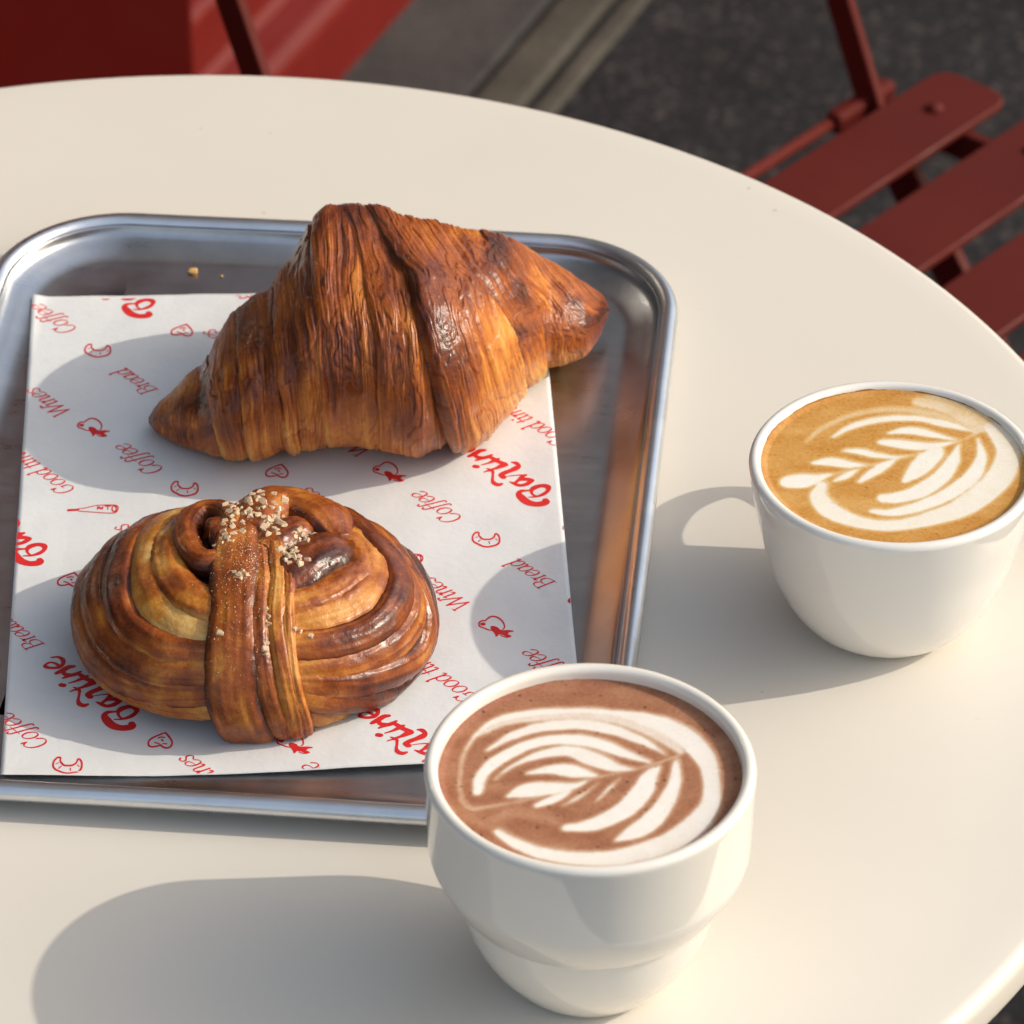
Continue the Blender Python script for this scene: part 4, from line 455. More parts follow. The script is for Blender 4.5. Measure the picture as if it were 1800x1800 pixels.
shop = empty('shopfront', (0, 0, 0))
tag(shop, 'red painted timber shopfront with moulded plinth at the edge of the paving', 'shopfront')
def extrude(name, prof, s0, s1, mat, parent):
    """profile (n, z) swept along the street"""
    v = []; n = len(prof)
    for s in (s0, s1):
        for a, z in prof: v.append((*street(s, a), z))
    f = [(i, n + i, n + i + 1, i + 1) for i in range(n - 1)]
    f += [tuple(range(n)), tuple(range(2 * n - 1, n - 1, -1))]
    return mesh_obj(name, v, f, mat, parent, smooth=False)
def arc(c, r, a0, a1, n=7): return [(c[0] + r * math.cos(R(a)), c[1] + r * math.sin(R(a))) for a in np.linspace(a0, a1, n)]
pl = [(-90, GZ - 10), (0, GZ - 10), (0, GZ + 52)] + arc((-16, GZ + 52), 16, 0, 80)[1:] + [(-26, GZ + 72), (-30, GZ + 78), (-30, GZ + 112)] + arc((-42, GZ + 112), 12, 0, 80)[1:] + [(-58, GZ + 130), (-64, GZ + 140), (-90, GZ + 140)]
extrude('plinth', pl, -2400, 4200, M['shop'], shop)
extrude('stall_riser', [(-140, GZ + 139), (-66, GZ + 139), (-66, GZ + 640), (-140, GZ + 640)], -2400, 4200, M['shop'], shop)
extrude('window_sill', [(-160, GZ + 640), (-40, GZ + 640), (-36, GZ + 655), (-50, GZ + 672), (-160, GZ + 680)], -2400, 4200, M['shop'], shop)
for a in range(6):
    s0 = -2400 + a * 1100
    extrude('window_pane', [(-112, GZ + 676), (-104, GZ + 676), (-104, GZ + 2400), (-112, GZ + 2400)], s0 + 42, s0 + 1058, M['glass'], shop)
    extrude('mullion', [(-150, GZ + 676), (-60, GZ + 676), (-60, GZ + 2400), (-150, GZ + 2400)], s0 - 40, s0 + 40, M['trim'], shop)
extrude('shop_interior', [(-900, GZ), (-700, GZ), (-700, GZ + 2600), (-900, GZ + 2600)], -2400, 4200, M['render'], shop)
extrude('fascia', [(-200, GZ + 2402), (-20, GZ + 2402), (0, GZ + 2440), (0, GZ + 2950), (40, GZ + 3000), (-200, GZ + 3040)], -2400, 4200, M['trim'], shop)
extrude('upper_wall', [(-400, GZ + 3040), (-80, GZ + 3040), (-80, GZ + 7500), (-400, GZ + 7500)], -2400, 4200, M['render'], shop)
# open door leaf standing off the shopfront
leaf_n = np.array([0.25, -0.968]); leaf_t = np.array([-0.968, -0.25])
lv, lf = box_data(0, 620, 0, 24, GZ + 12, GZ + 2350, 2.0)
leaf = mesh_obj('door_leaf', [(-74 + p[0] * leaf_t[0] - p[1] * leaf_n[0], 1183 + p[0] * leaf_t[1] - p[1] * leaf_n[1], p[2]) for p in lv], lf, M['shop'], shop, smooth=False)
shop.location = (0, 0, TOP); pave.location = (0, 0, TOP)

# ------------------------------------------------------------------ bistro chairs
def tube_mesh(name, pts, r, mat, parent, seg=10):
    p = np.asarray(pts, float)
    P = []
    for i in range(len(p)):
        d = p[min(i + 1, len(p) - 1)] - p[max(i - 1, 0)]; d /= np.linalg.norm(d)
        a = np.cross(d, [0.3, 0.2, 1.0]); a /= np.linalg.norm(a); b = np.cross(d, a)
        t = np.linspace(0, 2 * np.pi, seg, endpoint=False)
        P.append(p[i] + r * (np.cos(t)[:, None] * a + np.sin(t)[:, None] * b))
    return grid_obj(name, np.array(P), mat, parent)

def bar_mesh(name, a, b, w, t, wdir, mat, parent, bev=1.0):
    """flat bar from a to b; w along wdir, t across"""
    a = Vector(a); b = Vector(b); d = (b - a); L = d.length; d.normalize()
    wv = Vector(wdir); wv = (wv - d * wv.dot(d)).normalized(); tv = d.cross(wv)
    v, f = box_data(-w / 2, w / 2, -t / 2, t / 2, 0, L, bev)
    return mesh_obj(name, [tuple(a + wv * p[0] + tv * p[1] + d * p[2]) for p in v], f, mat, parent, smooth=False)

def rounded_plate(L, W, T, rc):
    """slat: length along x, width y, rounded corners, small edge bevel"""
    out = []
    for cx, cy, a0 in ((L / 2 - rc, W / 2 - rc, 0), (-L / 2 + rc, W / 2 - rc, 90), (-L / 2 + rc, -W / 2 + rc, 180), (L / 2 - rc, -W / 2 + rc, 270)):
        out += [(cx, cy, a) for a in np.linspace(a0, a0 + 90, 6)]
    rings = []
    for z, e in ((-T, -0.8), (-T + 0.8, 0.0), (-0.8, 0.0), (0, -0.8)):
        rings.append([(cx + (rc + e) * math.cos(R(a)), cy + (rc + e) * math.sin(R(a)), z) for cx, cy, a in out])
    n = len(out); v = sum(rings, [])
    f = [tuple(range(n))[::-1], tuple(range(3 * n, 4 * n))]
    for k in range(3):
        f += [(k * n + i, k * n + (i + 1) % n, (k + 1) * n + (i + 1) % n, (k + 1) * n + i) for i in range(n)]
    return v, f

SD = np.array([0.66, 0.75]); SD /= np.linalg.norm(SD)          # along the slats
def make_chair(name, loc, label):
    ang = math.atan2(SD[1], SD[0])
    c = empty(name, (loc[0], loc[1], GZ), ang)
    tag(c, label, 'chair')
    SH = 450.0
    n = 7
    sv, sf = rounded_plate(445, 41, 4.0, 11)
    me = None; slats = []
    for i in range(n):
        y = -20.5 - i * 56.6
        if me is None:
            o = mesh_obj('slat', sv, sf, M['chair'], c, smooth=False); me = o.data
        else:
            o = bpy.data.objects.new('slat', me); COL.objects.link(o); o.parent = c
        o.location = (-222.5 / 1000, y / 1000, SH / 1000); slats.append(o)
    bme = None
    for i in range(n):                                            # rivets
        for x in (-33, -412):
            if bme is None:
                t = np.linspace(0, 2 * np.pi, 14, endpoint=False)
                P = np.array([[(rr * math.cos(a), rr * math.sin(a), zz) for a in t] for rr, zz in ((4.4, 0), (4.2, 0.8), (3.4, 1.8), (2.0, 2.5), (0.5, 2.7))])
                o = grid_obj('rivet', P, M['chair'], slats[i]); bme = o.data
            else:
                o = bpy.data.objects.new('rivet', bme); COL.objects.link(o); o.parent = slats[i]
            o.location = ((x + 222.5) / 1000, 0, 0.0001)
    for x in (-33, -412):                                          # side frames
        bar_mesh('seat_rail', (x, 8, SH - 12), (x, -375, SH - 12), 15, 6, (0, 0, 1), M['chair'], c)
    for x, sx in ((-45, 1), (-387, -1)):
        bar_mesh('back_upright', (x, 6, SH - 6), (x, 175, SH + 385), 14, 5.0, (0, 1, 0), M['chair'], c)
        bar_mesh('leg', (x, 6, SH - 8), (x, -330, 2), 20, 6, (0, 1, 0), M['chair'], c)
        bar_mesh('leg', (x - 9 * sx, -360, SH - 22), (x - 9 * sx, 20, 2), 20, 6, (0, 1, 0), M['chair'], c)
    tube_mesh('cross_rod', [(-60, 12, SH - 4), (-385, 12, SH - 4)], 3.0, M['chair'], c)
    bar_mesh('bracket', (-70, 11, SH - 4.0), (-26, 11, SH - 4.0), 11, 9, (0, 0, 1), M['chair'], c, 2.5)
    bar_mesh('bracket', (-375, 11, SH - 4.0), (-418, 11, SH - 4.0), 11, 9, (0, 0, 1), M['chair'], c, 2.5)
    tube_mesh('cross_rod', [(-45, -310, 40), (-400, -310, 40)], 5, M['chair'], c)
    tube_mesh('cross_rod', [(-54, 0, 40), (-391, 0, 40)], 5, M['chair'], c)
    for z, y in ((SH + 250, 118), (SH + 350, 162)):
        sv2, sf2 = rounded_plate(390, 62, 4.0, 11)
        o = mesh_obj('back_slat', sv2, sf2, M['chair'], c, smooth=False)
        o.location = (-222.5 / 1000, (y - 12) / 1000, z / 1000); o.rotation_euler = (R(66), 0, 0)
    return c
# corner of slat 1 at its far end, outer side
make_chair('folding_chair', (313.0, 757.0), 'red slatted metal folding chair beyond the right edge of the table')

# ------------------------------------------------------------------ table
def lathe(name, prof, mat, parent, seg=128, caps=True, attrs=None):
    t = np.linspace(0, 2 * np.pi, seg, endpoint=False)
    P = np.array([[(r * math.cos(a), r * math.sin(a), z) for a in t] for r, z in prof])
    return grid_obj(name, P, mat, parent, caps=caps)
tab = empty('round_table', (0, 0, GZ))
tag(tab, 'round cream lacquered cafe table carrying the tray and cups', 'table')
H = 720.0; RT = 301.5
pr = [(20, H - 14), (RT - 6, H - 14)] + [(RT - 3.5 + 3.5 * math.cos(R(a)), H - 10.5 + 3.5 * math.sin(R(a))) for a in np.linspace(-90, 0, 5)] + \
     [(RT - 4.2 + 4.2 * math.cos(R(a)), H - 4.2 + 4.2 * math.sin(R(a))) for a in np.linspace(0, 90, 9)]
pr += [(RT - 12, H), (RT - 60, H), (150, H), (60, H), (5, H)]
lathe('table_top', pr, M['table'], tab, 256)
lathe('column', [(26, 40), (24, 60), (22, 90), (22, H - 60), (30, H - 40), (70, H - 20), (80, H - 14.2)], M['chair'], tab, 32)
lathe('base_plate', [(210, 0.5), (212, 4), (205, 10), (60, 30), (26, 42)], M['chair'], tab, 64)

# ------------------------------------------------------------------ tray
TA = -0.0949
tray = empty('serving_tray', (0, 0, 0), TA)
tag(tray, 'scratched aluminium serving tray with rounded corners and rolled rim', 'tray')
U0, U1, V0, V1 = -77.5, 150.5, -113.0, 190.5     # outer rim
RC = 44.0
INS = 16.5                                       # floor edge to outer rim
def rrect(d, n_arc=20, n_side=14):
    """rounded rectangle offset outward by d from the floor edge"""
    rc = RC - INS + d
    x0, x1, y0, y1 = U0 + INS - d, U1 - INS + d, V0 + INS - d, V1 - INS + d
    pts = []
    cs = ((x1 - rc, y1 - rc, 0), (x0 + rc, y1 - rc, 90), (x0 + rc, y0 + rc, 180), (x1 - rc, y0 + rc, 270))
    for k, (cx, cy, a0) in enumerate(cs):
        a = np.radians(np.linspace(a0, a0 + 90, n_arc)); arc_ = np.stack([cx + rc * np.cos(a), cy + rc * np.sin(a)], -1)
        pts.append(arc_)
        nx, ny, b0 = cs[(k + 1) % 4]
        q = np.array([nx + rc * math.cos(R(b0)), ny + rc * math.sin(R(b0))])
        t = np.linspace(0, 1, n_side + 2)[1:-1, None]
        pts.append(arc_[-1] * (1 - t) + q * t)
    return np.vstack(pts)
prof = [(-40, 1.4), (-12, 1.4), (-3.0, 1.4), (-1.2, 1.45), (0.4, 1.75), (2.0, 2.25), (4.0, 3.05), (6.0, 3.95), (8.0, 4.85), (9.0, 5.5), (9.6, 6.5), (10.0, 7.8), (10.3, 9.0)]
prof += [(13.4 + 3.1 * math.cos(R(a)), 7.8 + 3.0 * math.sin(R(a))) for a in np.linspace(150, -150, 20)]
prof += [(10.6, 5.6), (9.6, 4.6), (8.0, 3.9), (6.0, 3.0), (4.0, 2.1), (2.4, 1.2), (0.6, 0.5), (-2, 0.25), (-40, 0.25)]
P = []
for d, z in prof:
    q = rrect(d)
    wob = 0.22 * np.sin(q[:, 1] / 31.0 + 1.0) + 0.18 * np.sin(q[:, 0] / 23.0) if d > 7 else 0.0
    P.append(np.column_stack([q, np.full(len(q), z) + wob]))
P = np.array(P)
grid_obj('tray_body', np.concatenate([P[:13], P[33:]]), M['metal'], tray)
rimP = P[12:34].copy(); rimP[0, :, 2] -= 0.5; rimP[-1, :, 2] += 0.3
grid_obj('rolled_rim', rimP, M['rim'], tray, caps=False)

def tray_height(x, y):
    """height of the tray's inner face at a table position (mm)"""
    c, s_ = math.cos(TA), math.sin(TA)
    u = x * c + y * s_; v = -x * s_ + y * c
    rc = RC - INS
    qx = np.abs(u - (U0 + U1) / 2) - ((U1 - U0) / 2 - INS - rc); qy = np.abs(v - (V0 + V1) / 2) - ((V1 - V0) / 2 - INS - rc)
    d = np.hypot(np.maximum(qx, 0), np.maximum(qy, 0)) + np.minimum(np.maximum(qx, qy), 0) - rc
    pz = np.array(prof[:13]); return np.interp(d, pz[:, 0], pz[:, 1])

# ------------------------------------------------------------------ printed paper
TP = R(2.65)
PEX = np.array([math.cos(TP), math.sin(TP)]); PEY = np.array([-math.sin(TP), math.cos(TP)])
PW, PH = 167.8, 246.0
BLX = np.array(PAPER_BL)
def paper_xy(a, b):
    return BLX[0] + a * PEX[0] + b * PEY[0], BLX[1] + a * PEX[1] + b * PEY[1]
def paper_z(a, b):
    x, y = paper_xy(a, b)
    h = tray_height(x, y)
    for dx, dy in ((6, 0), (-6, 0), (0, 6), (0, -6)):
        h = np.maximum(h, tray_height(x + dx, y + dy) * 0.55)
    wav = 0.28 * fbm(np.asarray(a) / 38.0, np.asarray(b) / 38.0, 0.5, 3, 3)
    edge = 1.3 * sstep(14, 0, np.asarray(b)) * sstep(50, 120, np.asarray(a)) + 0.5 * sstep(10, 0, PW - np.asarray(a))
    return h + 0.75 + wav * 1.9 + 0.10 * np.abs(noise(np.asarray(a) / 11.0, np.asarray(b) / 15.0, 2.0, 8)) + edge
paper = empty('paper_sheet', (BLX[0], BLX[1], 0.0), 0.0)
tag(paper, 'white greaseproof paper sheet printed in red, lying in the tray', 'paper')
def to_paper(a, b, dz=0.0):
    x, y = paper_xy(a, b); return np.stack([x - BLX[0], y - BLX[1], paper_z(a, b) + dz], -1)
na, nb = 120, 170
A_, B_ = np.meshgrid(np.linspace(0, 1, na), np.linspace(0, 1, nb), indexing='ij')
aa = A_ * PW; bb = B_ * PH + (1 - B_) * (-2.2 * np.sin(np.pi * A_) ** 1.0) + B_ * (2.0 * (1 - A_) - 1.0 * A_)
top_s = to_paper(aa, bb, 0.0); bot_s = to_paper(aa, bb, -0.12)
pap = grid_obj('sheet', top_s, M['paper'], paper, close_v=False, caps=False)
sol = pap.modifiers.new('thickness', 'SOLIDIFY'); sol.thickness = 0.00012; sol.offset = -1

# glyphs: italic serif strokes, x-height 1, capitals 1.5
GL = {
 'C': (1.15, [[(1.0, 1.2), (.85, 1.44), (.6, 1.52), (.26, 1.3), (.1, .8), (.2, .25), (.55, -.03), (.85, .1), (1.02, .38)], [(1.0, 1.16), (1.05, 1.5)]]),
 'G': (1.3, [[(1.0, 1.2), (.85, 1.44), (.6, 1.52), (.26, 1.3), (.1, .8), (.2, .25), (.55, -.03), (.85, .06), (1.0, .2), (1.0, .62)], [(1.0, 1.16), (1.05, 1.5)], [(.74, .64), (1.2, .64)]]),
 'o': (.98, [[(.48, 1.02), (.2, .86), (.08, .45), (.22, .06), (.46, -.02), (.74, .16), (.86, .55), (.72, .92), (.48, 1.02)]]),
 'f': (.56, [[(.68, 1.42), (.56, 1.58), (.42, 1.48), (.34, 1.15), (.24, .3), (.14, -.3), (.02, -.44), (-.1, -.36)], [(.06, .96), (.6, .96)]]),
 'e': (.86, [[(.12, .5), (.5, .52), (.76, .66), (.72, .92), (.5, 1.02), (.2, .85), (.08, .45), (.2, .05), (.5, -.02), (.78, .22)]]),
 'B': (1.22, [[(.26, 0), (.26, 1.5)], [(0, 1.5), (.6, 1.5), (.95, 1.36), (.95, .96), (.6, .8), (.26, .8)], [(.6, .8), (1.04, .65), (1.06, .22), (.66, 0), (0, 0)]]),
 'r': (.66, [[(0, .88), (.16, 1.0), (.22, .86), (.22, 0)], [(.22, .66), (.42, .95), (.62, .98)], [(.06, 0), (.4, 0)]]),
 'a': (1.0, [[(.76, 1.0), (.76, .16), (.86, 0), (1.0, .12)], [(.76, .8), (.5, 1.02), (.2, .85), (.08, .4), (.2, .02), (.45, .02), (.76, .42)]]),
 'd': (1.02, [[(.62, 1.6), (.78, 1.62), (.76, .16), (.86, 0), (1.0, .12)], [(.76, .8), (.5, 1.02), (.2, .85), (.08, .4), (.2, .02), (.45, .02), (.76, .42)]]),
 'W': (1.8, [[(.05, 1.5), (.42, 0)], [(.42, 0), (.92, 1.5)], [(.92, 1.5), (1.22, 0)], [(1.22, 0), (1.82, 1.5)], [(-.1, 1.5), (.3, 1.5)], [(1.64, 1.5), (2.0, 1.5)]]),
 'i': (.48, [[(0, .88), (.16, 1.0), (.2, .86), (.2, .14), (.3, 0), (.44, .14)], [(.22, 1.40), (.26, 1.42)]]),
 'n': (1.0, [[(0, .88), (.16, 1.0), (.2, .86), (.2, 0)], [(.2, .62), (.46, 1.0), (.68, .95), (.73, .7), (.73, .14), (.83, 0), (.96, .14)]]),
 'm': (1.5, [[(0, .88), (.16, 1.0), (.2, .86), (.2, 0)], [(.2, .62), (.44, 1.0), (.62, .95), (.67, .7), (.67, 0)], [(.67, .62), (.92, 1.0), (1.12, .95), (1.17, .7), (1.17, .14), (1.27, 0), (1.4, .14)]]),
 's': (.74, [[(.62, .82), (.42, 1.02), (.16, .88), (.2, .66), (.5, .45), (.58, .2), (.36, -.02), (.06, .18)]]),
 't': (.6, [[(.32, 1.36), (.26, .2), (.36, 0), (.56, .14)], [(.02, .96), (.56, .96)]]),
 ' ': (.42, []),
}
READ = R(132.0) - TP
def word_strokes(text, length):
    st = []; x = 0
    for ch in text:
        adv, ss = GL[ch]
        for s in ss:
            p = np.array(s, float)
            p = catmull(p, 5 * (len(p) - 1) + 1) if len(p) > 2 else p
            p[:, 0] = p[:, 0] + x + 0.22 * p[:, 1]
            d = np.gradient(p, axis=0); L = np.hypot(d[:, 0], d[:, 1]) + 1e-9
            w = 0.031 + 0.054 * np.abs(d[:, 1] / L) ** 1.5
            if ch == 'i' and len(s) == 2: w[:] = 0.10
            st.append(np.column_stack([p, w]))
        x += adv
    k = length / x
    out = []
    for s in st:
        q = s.copy(); q[:, 0] -= x / 2; q[:, 1] -= 0.6; q *= k
        # keep letters a little tall as printed
        q[:, 1] *= 1.05
        a = q[:, 0] * math.cos(READ) - q[:, 1] * math.sin(READ); b = q[:, 0] * math.sin(READ) + q[:, 1] * math.cos(READ)
        out.append(np.column_stack([a, b, q[:, 2]]))
    return out

def stroke_sdf(strokes, X, Y):
    d = np.full(X.shape, 1e3)
    for s in strokes:
        for i in range(max(len(s) - 1, 1)):
            x0, y0, w0 = s[i]; x1, y1, w1 = s[min(i + 1, len(s) - 1)]
            dx, dy = x1 - x0, y1 - y0; L2 = dx * dx + dy * dy + 1e-12
            pad = max(w0, w1) + 0.6
            ix = np.where((X[0] > min(x0, x1) - pad) & (X[0] < max(x0, x1) + pad))[0]
            iy = np.where((Y[:, 0] > min(y0, y1) - pad) & (Y[:, 0] < max(y0, y1) + pad))[0]
            if not len(ix) or not len(iy): continue
            sl = (slice(iy[0], iy[-1] + 1), slice(ix[0], ix[-1] + 1))
            t = np.clip(((X[sl] - x0) * dx + (Y[sl] - y0) * dy) / L2, 0, 1)
            d[sl] = np.minimum(d[sl], np.hypot(X[sl] - x0 - t * dx, Y[sl] - y0 - t * dy) - (w0 + (w1 - w0) * t))
    return d

def print_mesh(name, strokes, step):
    allp = np.vstack(strokes); mg = allp[:, 2].max() + 0.3
    xs = np.arange(allp[:, 0].min() - mg, allp[:, 0].max() + mg, step); ys = np.arange(allp[:, 1].min() - mg, allp[:, 1].max() + mg, step)
    X, Y = np.meshgrid(xs, ys)
    D = stroke_sdf(strokes, X, Y)
    D = np.maximum(D, np.maximum(np.maximum(0.1 - X, X - PW + 0.1), np.maximum(0.4 - 2.0 * np.sin(np.pi * np.clip(X / PW, 0, 1)) - Y, Y - PH + 0.3)))
    verts = []; vid = {}; faces = []
    def corner(i, j):
        k = (i, j, 0)
        if k not in vid: vid[k] = len(verts); verts.append((xs[j], ys[i]))
        return vid[k]
    def edge(i, j, i2, j2):
        k = (min((i, j), (i2, j2)), max((i, j), (i2, j2)))
        if k not in vid:
            a, b = D[i, j], D[i2, j2]; t = a / (a - b)
            vid[k] = len(verts); verts.append((xs[j] + (xs[j2] - xs[j]) * t, ys[i] + (ys[i2] - ys[i]) * t))
        return vid[k]
    ins = D < 0
    cell = ins[:-1, :-1] | ins[1:, :-1] | ins[:-1, 1:] | ins[1:, 1:]
    for i, j in zip(*np.where(cell)):
        c = ((i, j), (i, j + 1), (i + 1, j + 1), (i + 1, j)); poly = []
        for q in range(4):
            a, b = c[q], c[(q + 1) % 4]
            if ins[a]: poly.append(corner(*a))
            if ins[a] != ins[b]: poly.append(edge(*a, *b))
        if len(poly) > 2: faces.append(poly)
    if not faces: return None
    v = np.array(verts)
    p3 = to_paper(v[:, 0], v[:, 1], 0.06)
    return mesh_obj(name, p3, faces, M['ink'], paper, smooth=True)

WORD_LEN = {'Coffee': 19.5, 'Bread': 17.0, 'Wines': 18.5, 'Good times': 33.0}
wcache = {w: word_strokes(w, l) for w, l in WORD_LEN.items()}
for w, a, b in WORDS:
    if w == 'Good times': a += 16.5 * math.cos(READ); b += 16.5 * math.sin(READ)
    print_mesh('printed_word', [s + np.array([a, b, 0]) for s in wcache[w]], 0.10)
for kind, nm, mo, stp in (('LOGO', 'printed_logo', M_LOGO, 0.16), ('BIRD', 'printed_bird', M_BIRD, 0.11), ('BOTTLE', 'printed_bottle', M_BOTTLE, 0.11),
                          ('HEART', 'printed_heart', M_HEART, 0.11), ('CROISSANT', 'printed_croissant', M_CROISSANT, 0.11)):
    base_s = []
    for s in mo:
        s = np.array(s, float)
        base_s.append(catmull(s, 6 * (len(s) - 1) + 1) if len(s) > 2 else s)
    for a, b in INST[kind]:
        print_mesh(nm, [s + np.array([a, b, 0]) for s in base_s], stp)

# ------------------------------------------------------------------ cups
def smooth_profile(pts, n=70):
    return [tuple(p) for p in catmull(pts, n)]
def make_cup(name, loc, outer, h, wall, zc, art, cmat, dmat, label, dname, dlabel, stain, smat, handle=False, ledge=0):
    c = empty(name, loc); tag(c, label, 'cup')
    ro = outer[-1][0]
    prof = [(outer[0][0] - 4.0, 1.0), (outer[0][0] - 2.0, 0.15)]
    prof += smooth_profile(outer, 80) if not ledge else smooth_profile(outer[:ledge], 50) + smooth_profile(outer[ledge:], 60)
    lip = [(ro - wall / 2 + wall / 2 * math.cos(R(a)), h - wall / 2 + wall / 2 * math.sin(R(a))) for a in np.linspace(8, 172, 14)]
    inner = []
    oz = np.array(outer)
    for z in np.linspace(h - wall / 2 - 0.3, 5.0, 24):
        inner.append((max(np.interp(z, oz[:, 1], oz[:, 0]) - wall - 0.02 * (h - z), 3.0), z))
    prof += lip + inner + [(2.0, 4.6)]
    body = lathe('cup_body', prof, cmat, c, 160)
    if handle:
        t = np.linspace(0, 1, 40)
        path = catmull([(0, 37.0, 43.0), (0, 46.0, 44.0), (0, 58.0, 40.5), (0, 65.5, 33.0), (0, 65.0, 25.0), (0, 56.0, 19.0), (0, 45.0, 17.5), (0, 34.0, 18.0)], 44)
        Pn = []
        for i in range(len(path)):
            d = path[min(i + 1, len(path) - 1)] - path[max(i - 1, 0)]; d /= np.linalg.norm(d)
            x = np.array([1.0, 0, 0]); nn = np.cross(d, x)
            a = np.linspace(0, 2 * np.pi, 20, endpoint=False)
            Pn.append(path[i] + 5.2 * np.cos(a)[:, None] * x + 3.0 * np.sin(a)[:, None] * nn)
        grid_obj('handle', np.array(Pn), cmat, c)
    # the drink: fine grid with the poured pattern
    rin = np.interp(zc, oz[:, 1], oz[:, 0]) - wall - 0.02 * (h - zc)
    dr = empty(dname, (loc[0], loc[1], loc[2] + zc)); tag(dr, dlabel, 'drink')
    RR = rin + 0.9; N = 330
    g = np.linspace(-RR, RR, N)
    X, Y = np.meshgrid(g, g)
    wx = 0.35 * fbm(X / 7, Y / 7, 0.3, 11, 3); wy = 0.35 * fbm(X / 7, Y / 7, 4.3, 23, 3)
    milk = np.zeros_like(X)
    for pts, tone in art:
        p = np.array(pts, float); s = catmull(p, 9 * (len(p) - 1) + 1); s[:, 2] = np.maximum(s[:, 2], 0.12)
        d = stroke_sdf([s], X + wx, Y + wy)
        d2 = stroke_sdf([s], X + wx * 1.6 - 0.55, Y + wy * 1.6 - 0.75)
        milk = np.maximum(milk, 0.24 * tone * sstep(1.6, 0.0, d)); milk = np.maximum(milk, 0.62 * tone * sstep(0.7, -0.5, d2 + 0.35 * fbm(X / 2.2, Y / 2.2, 3.0, 63, 3)))
        milk = np.maximum(milk, tone * sstep(0.75 if tone > 0.5 else 2.2, -0.75 if tone > 0.5 else -1.6, d + 0.12 * noise(X / 1.6, Y / 1.6, 1.0, 5)))
    milk = milk * (1 - 0.07 * np.clip(fbm(X / 4.0, Y / 4.0, 9.0, 37, 3) + 0.1, 0, 1)) - 0.05 * np.clip(fbm(X / 6.0, Y / 3.0, 2.0, 39, 3), 0, 1)
    kr = np.exp(-0.5 * (np.arange(-5, 6) / 1.7) ** 2); kr /= kr.sum()
    for ax_ in (0, 1): milk = np.apply_along_axis(lambda r_: np.convolve(r_, kr, 'same'), ax_, milk)
    # soft halo where the milk has bled and a slightly paler swirl in the crema
    sw = fbm(X / 9.0, Y / 4.5, 7.0, 31, 4)
    milk = np.maximum(milk, 0.12 + 0.22 * sw)
    rr = np.hypot(X, Y)
    milk = milk * (1 - 0.10 * sstep(RR - 7, RR - 1.5, rr)) - 0.06 * sstep(RR - 6, RR - 1.2, rr)
    z = 0.55 * sstep(RR - 3.0, RR - 0.6, rr) + 0.05 * milk
    P_ = np.stack([X, Y, z], -1)
    cells = rr < RR
    idx = -np.ones(X.shape, int); idx[cells] = np.arange(cells.sum())
    q = np.stack([idx[:-1, :-1], idx[:-1, 1:], idx[1:, 1:], idx[1:, :-1]], -1).reshape(-1, 4)
    q = q[(q >= 0).all(1)]
    o = mesh_obj('foam', P_[cells], q.tolist(), dmat, dr)
    a = o.data.attributes.new('milk', 'FLOAT', 'POINT'); a.data.foreach_set('value', np.clip(milk[cells], 0, 1).astype(np.float32))
    n_a = 150; a0, a1, hmax, thr = stain
    ang = np.radians(np.linspace(a0, a1, n_a))
    hh = hmax * np.clip(0.55 + 0.9 * fbm(ang * 7.0, 0.3, zc, 91, 4) - thr, 0.02, 1.6) * sstep(0, 0.12, np.linspace(0, 1, n_a)) * sstep(1, 0.88, np.linspace(0, 1, n_a)) + 0.05
    rows = []
    for kq in np.linspace(0, 1, 5):
        zz = -0.3 + (hh + 0.3) * kq
        rz = np.interp(zc + zz, oz[:, 1], oz[:, 0]) - wall - 0.02 * (h - zc - zz) - 0.07
        rows.append(np.stack([rz * np.cos(ang), rz * np.sin(ang), zz], -1))
    grid_obj('foam_stain', np.array(rows), smat, dr, close_v=False, caps=False)
    return c
latte_prof = [(19.5, 0), (22.3, 1.6), (26.8, 5.4), (30.9, 11.4), (34.2, 18.6), (36.7, 26.2), (38.6, 34.6), (40.6, 44.0), (41.9, 52.0), (42.4, 55.8)]
make_cup('bowl_cup', (221.3, -17.4, 0), latte_prof, 57.4, 3.6, 55.2, ART_LATTE, M['cer_a'], M['latte'],
         'white rounded cup holding the golden latte at the right', 'latte', 'golden latte with white leaf pattern in the rounded cup', (15, 175, 1.1, 0.0), M['stain_a'], True)
choc_prof = [(19.0, 0), (21.4, 1.3), (25.4, 6.0), (29.6, 12.4), (32.6, 19.0), (34.5, 25.6), (35.7, 31.9), (36.6, 32.2), (37.0, 32.7), (38.2, 34.6), (40.4, 38.6), (42.2, 42.6), (43.0, 45.4), (43.2, 48.5), (43.5, 60.0), (43.8, 70.3)]
make_cup('stacking_cup', (130.0, -173.8, 0), choc_prof, 72.0, 3.7, 68.0, ART_CHOC, M['cer_b'], M['choc'],
         'ivory stepped stacking cup holding the hot chocolate in front', 'hot_chocolate', 'brown hot chocolate with white leaf pattern in the stepped cup', (20, 200, 0.9, 0.15), M['stain_b'], ledge=7)

